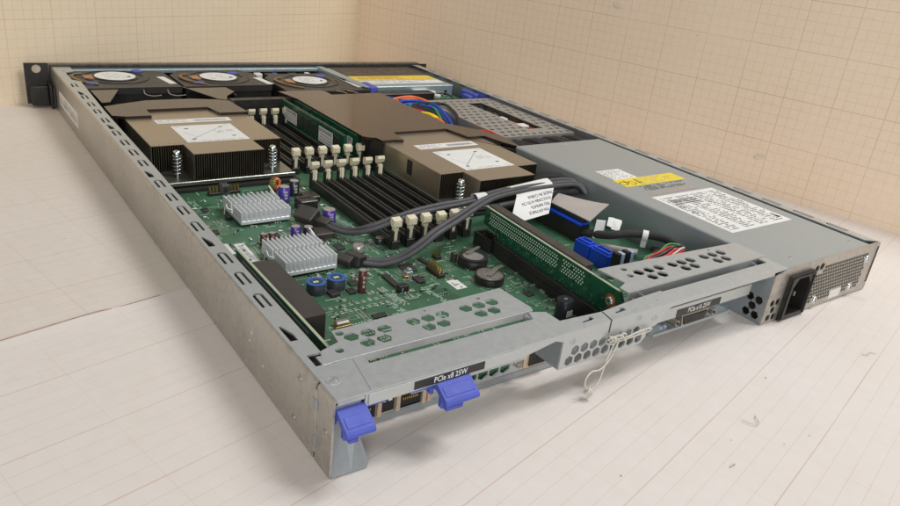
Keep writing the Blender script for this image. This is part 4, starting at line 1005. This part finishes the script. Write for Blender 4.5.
# ---------------- riser cards
r1 = bpy.data.objects.new('riser_card', None); col.objects.link(r1); r1.parent = server; r1['label'] = 'riser card standing beside the left side wall'
mb = MB(); mb.box(18.9, 39, 8, 20.3, 155, 33.0, 'pcb2'); mb.box(18.85, 39, 33.0, 20.35, 155, 33.3, 'pcbedge'); mb.build('riser_board', r1)
mb = MB()
for k in range(56):
    for j in range(5): mb.box(18.5, 62+k*1.5, 20+j*2.5, 18.85, 62.7+k*1.5, 20.7+j*2.5, 'tin')
mb.build('solder_pins', r1)
mb = MB(); mb.tri_prism([(22, 76), (34.8, 76), (36, 78.5), (36, 143), (22, 143)], 8, 29.6, 'conn'); mb.box(20.4, 74, 8, 21.9, 145, 27, 'black'); mb.build('card_slot', r1, bevel=.3)
r2 = bpy.data.objects.new('riser_card', None); col.objects.link(r2); r2.parent = server; r2['label'] = 'tall green riser card standing across the middle'
r2.location = Vector((191.3, 22, 0))*S; r2.rotation_euler.z = -math.atan2(9.7, 138.6)
L = 139.0
mb = MB(); mb.tri_prism([(0, 17.5), (0, 30), (3, 34.6), (L, 34.6), (L, 22), (L-17, 20), (L-18, 14), (18, 14), (4, 16)], -.8, .8, 'pcb2', axis='x'); mb.box(-.85, 3.2, 34.6, .85, L, 34.9, 'pcbedge'); mb.build('riser_board', r2)
mb = MB()
for j in range(5):
    for k in range(44):
        if j >= 3 and (j == 4 and k > 61): continue
        y = L-7-k*2.28-(j % 2)*1.1
        if k in (33, 34): continue
        if j > 2 and 10 < k < 0: continue
        mb.cyl((-.95, y, 32.2-j*1.75-(.5 if j > 1 else 0)), .56, .12, 'pin', 'x', 8)
for (y, z) in ((L-4, 29), (44, 30.5), (40, 24)): mb.cyl((-.98, y, z), 1.1, .18, 'ink', 'x', 10)
for k in range(260):
    y, z = random.uniform(8, L-10), random.uniform(15, 26); mb.box(-.84, y, z, -.8, y+random.uniform(.2, 1.0), z+.2, 'silk') if random.random() < .5 else None
mb.build('solder_pins', r2)
mb = MB(); mb.box(1.0, 36, 20, 8.6, L-.5, 36, 'conn', .4); mb.build('card_slot', r2)
mb = MB(); mb.box(-3.5, 14, 6, 4, L-18, 17, 'slot', .4); mb.box(-4.4, 20, 6, -3.6, L-24, 12, 'slot'); mb.build('edge_socket', r2)
mb = MB(); screw(mb, (-.8, 8.6, 26.5), 2.7, '-x', h=1.7); mb.cyl((-1.1, 8.6, 26.5), 4.2, .3, 'copper', 'x', 20); mb.build('riser_screw', r2)

# ---------------- connectors on the right of the riser
mb = MB(); mb.tri_prism([(136, 6), (190, 6), (190, 18.6), (136, 18.6)], 272, 283, 'black', axis='x'); mb.box(272.5, 136.5, 18.6, 283, 190, 20.6, 'blue', .4); mb.box(275.5, 137.5, 20.6, 281, 190, 23.4, 'black', .5)
mb.build('ribbon_socket', board, 'long black socket with a blue band')
mb = MB()
rows = []
for r in range(7):
    t = r/6
    near = Vector((275, 172, 24.2)).lerp(Vector((276, 130.5, 24.2)), t); far = Vector((290, 180, 27.0)).lerp(Vector((304.5, 140, 28.5)), t)
    rows.append([near.lerp(far, k/6)+Vector((0, 0, 1.2*math.sin(PI*k/6)+(2.2*(k/6)**3*t**3))) for k in range(7)])
for r in range(6):
    for k in range(6): mb.slab([rows[r][k], rows[r+1][k], rows[r+1][k+1], rows[r][k+1]], (.02, .02, .7), 'ribbon')
for k in range(14): pass
mb.build('ribbon_cable', server, 'flat grey ribbon cable folded against the power supply')
for (y0, y1) in ((108, 122.5), (89.5, 107)):
    mb = MB(); mb.box(0, y0, 6, 9.5, y1, 17.5, 'blue', .5); mb.tri_prism(rect(1.5, y0+1.5, 8, y1-1.5), 17.5, 18.6, 'blue', [rect(2.8, y0+3, 6.8, y1-3)]); mb.build('drive_socket', board, None, None, (254.5, 0, 0))
for x in (250.5, 260): 
    mb = MB(); mb.box(0, 0, 6, 3.6, 5.6, 24.5, 'black', .3); mb.box(3.7, .2, 7, 7.6, 5.4, 24, 'paleblue', .4); mb.build('usb_header', board, None, None, (x, 78.5, 0))
mb = MB(); mb.box(262, 58, 6, 300, 74, 16, 'black', .8); mb.box(264, 60, 16, 276, 72, 20, 'black', .6); mb.build('fan_header_block', board)
mb = MB()
mb.tube([(276, 146, 10), (279, 132, 14), (283.3, 117, 18), (292, 107, 22), (301, 95, 24.5), (305.5, 81, 25.5), (305, 70, 24), (300, 64, 22)], 3.1, 'sleeve', 12, sub=7)
mb.tube([(306, 92, 14), (300, 84, 16), (291, 80, 17), (283, 76, 18)], 2.6, 'sleeve', 12, sub=6)
hb = mb.build('supply_harness', server, 'black braided power harness running along the power supply')
mb = MB()
for k, c in enumerate(('red', 'red', 'wwhite', 'red', 'red', 'wblack', 'wwhite', 'red', 'wgreen')):
    mb.tube([(303+k*.4, 66+k*.4, 24+(k % 3)), (297, 62+k*1.6, 24+(k % 3)*1.2), (286, 62+k*1.5, 22+(k % 2)*1.3), (276, 64+k*1.4, 19+(k % 3)*.6), (271, 65+k, 17)], .85, c, 7, sub=5)
mb.build('harness_wires', hb)
mb = MB(); mb.ring((0, 0, 0), 3.2, 4.0, 4, 'white', 'y'); mb.box(-1.5, 0, -9, 1.5, 4, -3.6, 'white', .4); cl = mb.build('cable_clamp', hb, None, None, (299.5, 95, 23.8)); cl.rotation_euler = (0, 0, .7)
mb = MB(); mb.slab([(277, 126, 13), (283.4, 122, 13), (285.5, 124, 26), (280, 128, 26)], (1.2, 1.0, 0), 'white'); mb.slab([(286, 118, 22), (289, 113, 22), (294, 116, 27.5), (290, 121, 28)], (1, 1.5, .5), 'white'); mb.slab([(284, 121, 24), (287, 118, 23), (290.5, 121, 28.2), (288, 124, 28)], (.5, .5, .8), 'white'); mb.slab([(276, 118, 8.2), (296, 98, 8.2), (304, 104, 8.2), (284, 124, 8.2)], (0, 0, .6), 'ribbon')
mb.build('white_clip', hb)

# ---------------- grey data cables
A = [(107.5, 226, 11), (109.5, 211, 11), (115.9, 197, 13), (127, 187, 19), (151.8, 183.4, 26.5), (177.6, 184.7, 28), (202.6, 184.5, 29.5), (231.8, 186.9, 32), (265, 190.5, 32.5), (299.5, 193.7, 32), (316, 192, 30.5), (318.4, 180, 26)]
B = [(102, 162, 9), (113.1, 155.3, 8.5), (124.9, 150.6, 12), (137.2, 148.2, 19), (152, 150.6, 26), (171.2, 156.4, 30), (192.3, 163.5, 34), (215.8, 171.8, 36), (251.7, 178.2, 36), (287.2, 182.4, 34.5), (311, 183, 32), (317, 176, 26)]
C_ = [(140, 176.5, 27.6), (160, 172, 28.5), (180, 171, 31), (200, 174, 32), (226, 179, 32.4), (262, 183.8, 31.5), (300, 186, 29), (316, 184, 24)]
def twin(mb, P, r=1.75, sep=1.7):
    P = [Vector(p) for p in P]
    for k, s_ in enumerate((-1, 1)):
        Q = []; rk = random.Random(int(P[0].x)+k)
        for i, p in enumerate(P):
            t = (P[min(i+1, len(P)-1)]-P[max(i-1, 0)]).normalized(); sd = t.cross(Vector((0, -.35, 1))).normalized()
            Q.append(p+sd*sep*s_+Vector((rk.uniform(-.35, .35), rk.uniform(-.35, .35), rk.uniform(-.3, .3)))*(1 if 0 < i < len(P)-2 else 0))
        mb.tube(Q, r, 'cable', 12, 1.1, sub=7)
mb = MB(); twin(mb, A); mb.build('data_cable', server, 'grey flat cable plugged in behind the rear chipset heat sink')
mb = MB(); twin(mb, B); mb.build('data_cable', server, 'grey flat cable crossing above the white rear memory latches')
mb = MB()
mb.tube([(318, 192, 28), (312, 212, 22), (306, 228, 18), (300, 236, 15)], 3, 'cable', 10, sub=5); mb.tube([(319, 183, 26), (308, 200, 18), (292, 204, 14), (250, 204, 12)], 3, 'cable', 10, sub=5); mb.tube([(317, 205, 30), (306, 216, 27), (298, 222, 22), (292, 226, 12)], 3, 'wblack', 10, sub=5)
mb.build('data_cable', server, 'dark cables tucked between heat sink and power supply')
# angled plugs
def plug(c, rz, ry, dims, label):
    mb = MB(); w, l, h = dims
    mb.box(-w/2, -l/2, -h/2, w/2, l/2, h/2, 'conn', .6); mb.box(-w/2+1.2, -l/2-.3, -h/2+1, w/2-1.2, -l/2, h/2-1, 'black'); mb.box(w/2-3, l/2, -h/3, w/2, l/2+3, h/3, 'slot', .4)
    o = mb.build('cable_plug', server, label, None, c); o.rotation_euler = (0, ry, rz); return o
plug((97.3, 230.5, 14.5), .5, -.5, (12, 15, 7), 'black angled plug by the fat violet capacitor')
plug((105.5, 223, 11), .5, -.2, (8, 12, 6), 'black strain relief of the upper cable')
plug((92.3, 165, 10), .45, -.45, (6, 13, 6), 'black angled plug beside the longer-finned heat sink')
plug((99.6, 163.5, 10), .45, .2, (9, 12, 7), 'black strain relief of the lower cable')

# cable tags
mb = MB()
P0, P1, P2 = Vector((238.5, 172.4, 33.4)), Vector((282.0, 178.9, 34.1)), Vector((263.6, 161.2, 20.8)); P3 = P0+(P2-P1)
front = [P0, P1, P2, P3]
mb.slab(front, (.2, .5, .2), 'paper')
wrap = [P0, P0+Vector((0, 3, 2.8)), P0+Vector((.5, 9, 4.0)), P0+Vector((1, 14, 2.2)), P1+Vector((1, 13.5, 2.2)), P1+Vector((.5, 9, 4.0)), P1+Vector((0, 3, 2.8)), P1]
for a, b_ in ((0, 7), (1, 6), (2, 5)): mb.slab([wrap[a], wrap[b_], wrap[b_-1], wrap[a+1]], (0, .1, .2), 'paper')
xd = (P1-P0).normalized(); mid0 = (P0+P1)/2; mid1 = (P2+P3)/2; yd = (mid0-mid1); nrm = xd.cross(yd).normalized(); yd2 = nrm.cross(xd).normalized()
def tagT(u, v):  # u across, v down, upside-down text
    o = P1-xd*u+(P2-P1)*(v/(P2-P1).length)+nrm*.15
    return Matrix.Translation(o) @ Matrix(((-xd.x, -yd2.x*1, nrm.x, 0), (-xd.y, -yd2.y, nrm.y, 0), (-xd.z, -yd2.z, nrm.z, 0), (0, 0, 0, 1)))
for i, (txt, sz, u) in enumerate((('MADE IN CHINA', 3.9, 3.0), ('FOXCONN 4170 CN', 3.7, 3.0), ('FRU 46M6476', 3.7, 3.2), ('P/N 43V7068 J5', 3.5, 3.0))):
    mb.text(txt, sz, 'ink', tagT(u, 2.8+i*6.1), 'LEFT', 0)
mb.build('cable_tag', server, 'white paper tag wrapped on the cables with upside-down print')
mb = MB(); mb.ring((0, 0, 0), 3.9, 4.2, 10, 'paper', 'x', 20); tg = mb.build('cable_tag', server, 'narrow white tag round the cable', None, (209, 185.5, 30.5)); tg.scale = (1, 1.05, .85)

# ---------------- violet release tabs
def tab(x0, x1, xw0, xw1, label):
    mb = MB()
    n = 6
    prof = [(6, 29.6), (1, 33.0), (-2, 31.8), (-8.4, 28.2), (-9.4, 27.2), (-9.2, 25.4), (-7.6, 25.0), (-1, 29.0), (2, 30.2), (6, 27.6)]
    mb.tri_prism(prof, x0, x1, 'purple', axis='x')
    mb.box(xw0, 2, 28.6, xw1, 7, 31.2, 'purple', .5)
    mb.box(x0+1.5, -4, 20.5, x1-5, -1, 27, 'purple', .5); mb.box(x0+2.5, -6.5, 20.5, x1-6, -4, 22.6, 'purple', .4); mb.box(x1-3.4, -5, 24, x1-1.4, -2.5, 27, 'purple', .3)
    mb.slab([(x0+1.2, -3.2, 31.15), (x1-1.2, -3.2, 31.15), (x1-1.2, -7.4, 28.85), (x0+1.2, -7.4, 28.85)], (0, .12, .38), 'purple')
    mb.box(x0+1.4, -1.9, 27, x0+3, 4, 30, 'purple', .3); mb.box(x1-3, -1.9, 27, x1-1.4, 4, 30, 'purple', .3)
    mb.box(x0, 3, 24, x0+2, 12, 28, 'purple', .4); mb.box(x1-2, 3, 24, x1, 12, 28, 'purple', .4)
    mb.build('release_tab', server, label, bevel=.25)
tab(1.8, 14.6, 13, 26, 'violet release tab in the left rear corner')
tab(48.6, 66.2, 38, 50, 'violet release tab below the black slot label')

# ================================================================== string
mb = MB()
mb.tube([(155.5, -1.6, 29.6), (158, -2.6, 27), (159, -2.6, 24.6), (156.5, -3, 20), (154.1, -4, 15.9), (151.5, -5, 10), (149, -6, 6.5), (145, -7, 4.4), (141.6, -7.6, 4.6)], .48, 'string', 8, sub=6)
mb.tube([(159.4, -1.6, 28.8), (161.5, -3, 26), (159.8, -3, 21), (156, -4, 16), (150, -4.6, 12.8), (143.5, -5, 13.6), (139, -6, 11.6), (138, -7, 8), (140.6, -7.8, 5)], .48, 'string', 8, sub=6)
for k in range(3): mb.tube([(155+k*4, -1.3, 27), (156.5+k*4, -2.4, 28.8+k*.3), (159+k*4, -2.6, 28.6), (160.5+k*4, -1.5, 26.2)], .46, 'string', 8, sub=5)
mb.tube([(156, -1.8, 26.2), (163, -2.7, 27), (170, -2.6, 26.6), (178, -2.3, 27.4), (186, -2.2, 27.2), (188.6, -2, 26.2), (186, -2.2, 25.4), (178, -2.6, 25.6), (168, -2.8, 25.6), (158, -2.4, 25.2)], .46, 'string', 8, sub=5)
mb.tube([(157, -2, 29.6), (158.8, -3.4, 27.4), (158, -3, 24.8), (156.4, -1.6, 25)], .46, 'string', 8, sub=5)
mb.tube([(163.4, -2, 29), (164.8, -3.2, 27.4), (166.4, -3, 25.2)], .44, 'string', 8, sub=5)
st = mb.build('cotton_string'); tag(st, 'white knotted cotton string tied through the rear honeycomb holes, with a dangling loop', 'string')
mb = MB(); pts_ = [(1.7*math.cos(a*1.0), 1.2*math.sin(a*2.0), 1.5*math.sin(a)) for a in [2*PI*i/14 for i in range(14)]]; mb.tube(pts_, .65, 'string', 8, sub=4, closed=True); mb.tube([(p[1], p[0], p[2]) for p in pts_], .46, 'string', 8, sub=4, closed=True)
mb.build('end_knot', st, None, None, (140.6, -7.8, 4.4))

# ================================================================== paper surroundings
def sheet(name, mat, poly, z, seg=0):
    mb = MB(); mb.tri_prism(poly, z-.3, z, mat); return mb
ang = math.radians(13.2); ca, sa = math.cos(ang), math.sin(ang)
def rotp(u, v, o=(0, 0)): return (o[0]+u*ca-v*sa, o[1]+u*sa+v*ca)
# table surface: far sheet is the ground, the near sheet lies over it
me = bpy.data.meshes.new('tabletop')
mb = MB(); q = [rotp(-1500, -1500), rotp(1500, -1500), rotp(1500, 1500), rotp(-1500, 1500)]
T = Matrix.Rotation(-ang, 4, 'Z'); mb.quad([(T @ Vector((x, y, 0))) for x, y in q], 'floor2')
g = mb.build('ground'); g.rotation_euler.z = ang; g.location.z = -.7*S; g['kind'] = 'structure'; g['label'] = 'tabletop covered with cream graph paper'
mb = MB()
# near sheet with a slightly lifted far edge
nx, ny = 60, 40; vs = []; fs = []
v_far = 179.2; vl = [v_far-(1-(1-j/ny)**2)*0-(j/ny)**1.8*900 for j in range(ny+1)]
for j in range(ny+1):
    for i in range(nx+1):
        u = -700+1700*i/nx; v = vl[j]
        lift = max(0, 1-(v_far-v)/14)**2*1.3*(.6+.4*math.sin(u*.021+1.2)) if u < -5 else 0
        wave = .18*math.sin(u*.03+v*.011)+.15*math.sin(v*.025+1)-.33
        vs.append((u, v, lift+wave))
fs = [(j*(nx+1)+i, (j+1)*(nx+1)+i, (j+1)*(nx+1)+i+1, j*(nx+1)+i+1) for j in range(ny) for i in range(nx)]
mb.add(vs, fs, 'floor1', True)
ps = mb.build('paper_sheet'); ps.rotation_euler.z = ang; ps.location.z = -.05*S
tag(ps, 'near sheet of graph paper under the server, its red-ruled edge overlapping the sheet behind', 'paper sheet')
M['redline'] = simple('red_margin_rule', (.40, .20, .17), .6, 0, .2, 200)
mb = MB()
def edge_z(u, v): return (max(0, 1-(v_far-v)/14)**2*1.3*(.6+.4*math.sin(u*.021+1.2)) if u < -5 else 0)+.18*math.sin(u*.03+v*.011)+.15*math.sin(v*.025+1)-.33
for i in range(80):
    u0, u1 = -695+i*9, -686+i*9
    for (va, vb) in ((v_far-.75, v_far-.25),): mb.quad([(u0, va, edge_z(u0, va)+.3), (u1, va, edge_z(u1, va)+.3), (u1, vb, edge_z(u1, vb)+.3), (u0, vb, edge_z(u0, vb)+.3)], 'redline')
mb.build('margin_rule', ps)
# walls: measured lines on the table
K = Vector((426.7, 766.8, 0))
def wall(name, mat, d, length, h, label, curve=False):
    d = Vector((d[0], d[1], 0)).normalized()
    me_mb = MB(); n = 40; vs = []; fs = []
    for j in range(13):
        for i in range(n+1):
            s_ = -2+(length+2)*i/n; z = h*j/12
            bulge = 1.2*math.sin(s_*.008+z*.01)*(s_/length if s_ > 0 else 0)
            vs.append((s_, z-1.2, bulge))
    fs = [(j*(n+1)+i, j*(n+1)+i+1, (j+1)*(n+1)+i+1, (j+1)*(n+1)+i) for j in range(12) for i in range(n)]
    me_mb.add(vs, fs, mat, True)
    o = me_mb.build(name); nrm_ = d.cross(Vector((0, 0, 1)))
    o.matrix_world = Matrix(((d.x, 0, nrm_.x, K.x*S), (d.y, 0, nrm_.y, K.y*S), (0, 1, 0, 0), (0, 0, 0, 1)))
    return tag(o, label, 'wall')
wl = wall('wall', 'wallL', (-.95535, -.29548), 1100, 230, 'left paper-covered wall behind the black front bezel')
wr = wall('wall', 'wallR', (.2372, -.97146), 1250, 205, 'right paper-covered wall beside the power supply')
# bits of clear tape on the right wall and scraps/marks on the table
def on_wall(s_, z, w, h, lab, rot=.2):
    mb = MB(); pts_ = [(-w/2, -h/2), (-w*.1, -h*.6), (w*.5, -h*.35), (w*.55, h*.3), (w*.1, h*.5), (-w*.5, h*.4)]
    mb.tri_prism(pts_, 0, .25, 'tape')
    o = mb.build('tape_scrap'); d = Vector((.2372, -.97146, 0)); nrm_ = d.cross(Vector((0, 0, 1)))*-1
    p = K+d*s_+nrm_*0
    p2 = p - Vector((.97146, .2372, 0))*1.6
    c, s2 = math.cos(rot), math.sin(rot)
    R = Matrix(((d.x, 0, -nrm_.x, 0), (d.y, 0, -nrm_.y, 0), (0, 1, 0, 0), (0, 0, 0, 1))) @ Matrix.Rotation(rot, 4, 'Z')
    o.matrix_world = Matrix.Translation(Vector((p2.x, p2.y, z))*S) @ R
    return tag(o, lab, 'tape')
on_wall(601.7, 34.7, 9, 3.6, 'scrap of clear tape low on the right wall above the power supply', .25)
on_wall(423.1, 34.4, 3, 2.2, 'tiny scrap of clear tape on the right wall above the drive cage', .1)
on_wall(410.7, 153.4, 9, 4.0, 'scrap of clear tape high on the right wall', -.3)
# debris and a pencil mark on the table
def fibre(pts, r, m, lab):
    mb = MB(); mb.tube(pts, r, m, 6, sub=4); o = mb.build('fibre'); tag(o, lab, 'fibre')
M['fibre'] = simple('pale_fibre', (.52, .48, .45), .8)
fibre([(201, -58, .3), (203, -63, .35), (207, -64, .5), (210, -60, .35), (212, -59, .3)], .2, 'fibre', 'curled grey fibre lying on the graph paper in front of the power inlet')
fibre([(334, -53, .3), (338, -55, .4), (342, -54, .3), (344, -57, .3)], .18, 'fibre', 'thin grey fibre on the graph paper right of the power supply corner')
mb = MB()
for (x, y, l) in ((163.6, -77.3, 5), (112, -57, 1.2), (250, -40, 1.4)):
    for k in range(4): mb.box(x+k*l*.24, y-.3+.3*(k % 2), -.1, x+k*l*.24+l*.15, y+.2, .12, 'greyink')
tag(mb.build('pencil_mark'), 'small dark pencil dashes on the graph paper near the front edge', 'mark')

# ================================================================== camera
cam = bpy.data.cameras.new('camera'); co = bpy.data.objects.new('camera', cam); col.objects.link(co); scn.camera = co
cam.sensor_fit = 'HORIZONTAL'; cam.sensor_width = 36; cam.lens = 36*726.541/900; cam.clip_start = .01; cam.clip_end = 50
co.location = (-.11268595, -.20443, .20874768); co.rotation_euler = (1.15025387, -.11383464, -.6138032)

# ================================================================== light: an indoor room, broad overhead lamps
w = bpy.data.worlds.new('World'); scn.world = w; w.use_nodes = True
bg = w.node_tree.nodes['Background']; bg.inputs[0].default_value = (1.0, .96, .91, 1); bg.inputs[1].default_value = .30
def area(name, loc, target, size, power, c, size_y=None):
    l = bpy.data.lights.new(name, 'AREA'); l.energy = power; l.color = c; l.shape = 'RECTANGLE'; l.size = size; l.size_y = size_y or size
    o = bpy.data.objects.new(name, l); col.objects.link(o); o.location = loc
    o.rotation_euler = (Vector(target)-Vector(loc)).to_track_quat('-Z', 'Y').to_euler(); return o
area('ceiling_tube', (.66, -.22, 1.3), (.25, .2, 0), .14, 7.5, (.985, .985, .985), .55)
area('ceiling_tube', (.88, .0, 1.3), (.25, .2, 0), .14, 7.5, (.985, .985, .985), .55)
area('ceiling_lamp', (-.1, .45, 1.5), (.2, .3, 0), .6, 1.5, (1, .92, .82), .6)
area('window_light', (-.55, -1.2, .55), (.45, .45, .16), 1.0, 12.2, (.96, .985, 1), .6)
scn.view_settings.view_transform = 'Standard'; scn.view_settings.look = 'None'; scn.view_settings.exposure = -0.1; scn.view_settings.gamma = 1
scn.render.engine = 'CYCLES'
scn.cycles.use_denoising = True; scn.cycles.max_bounces = 8
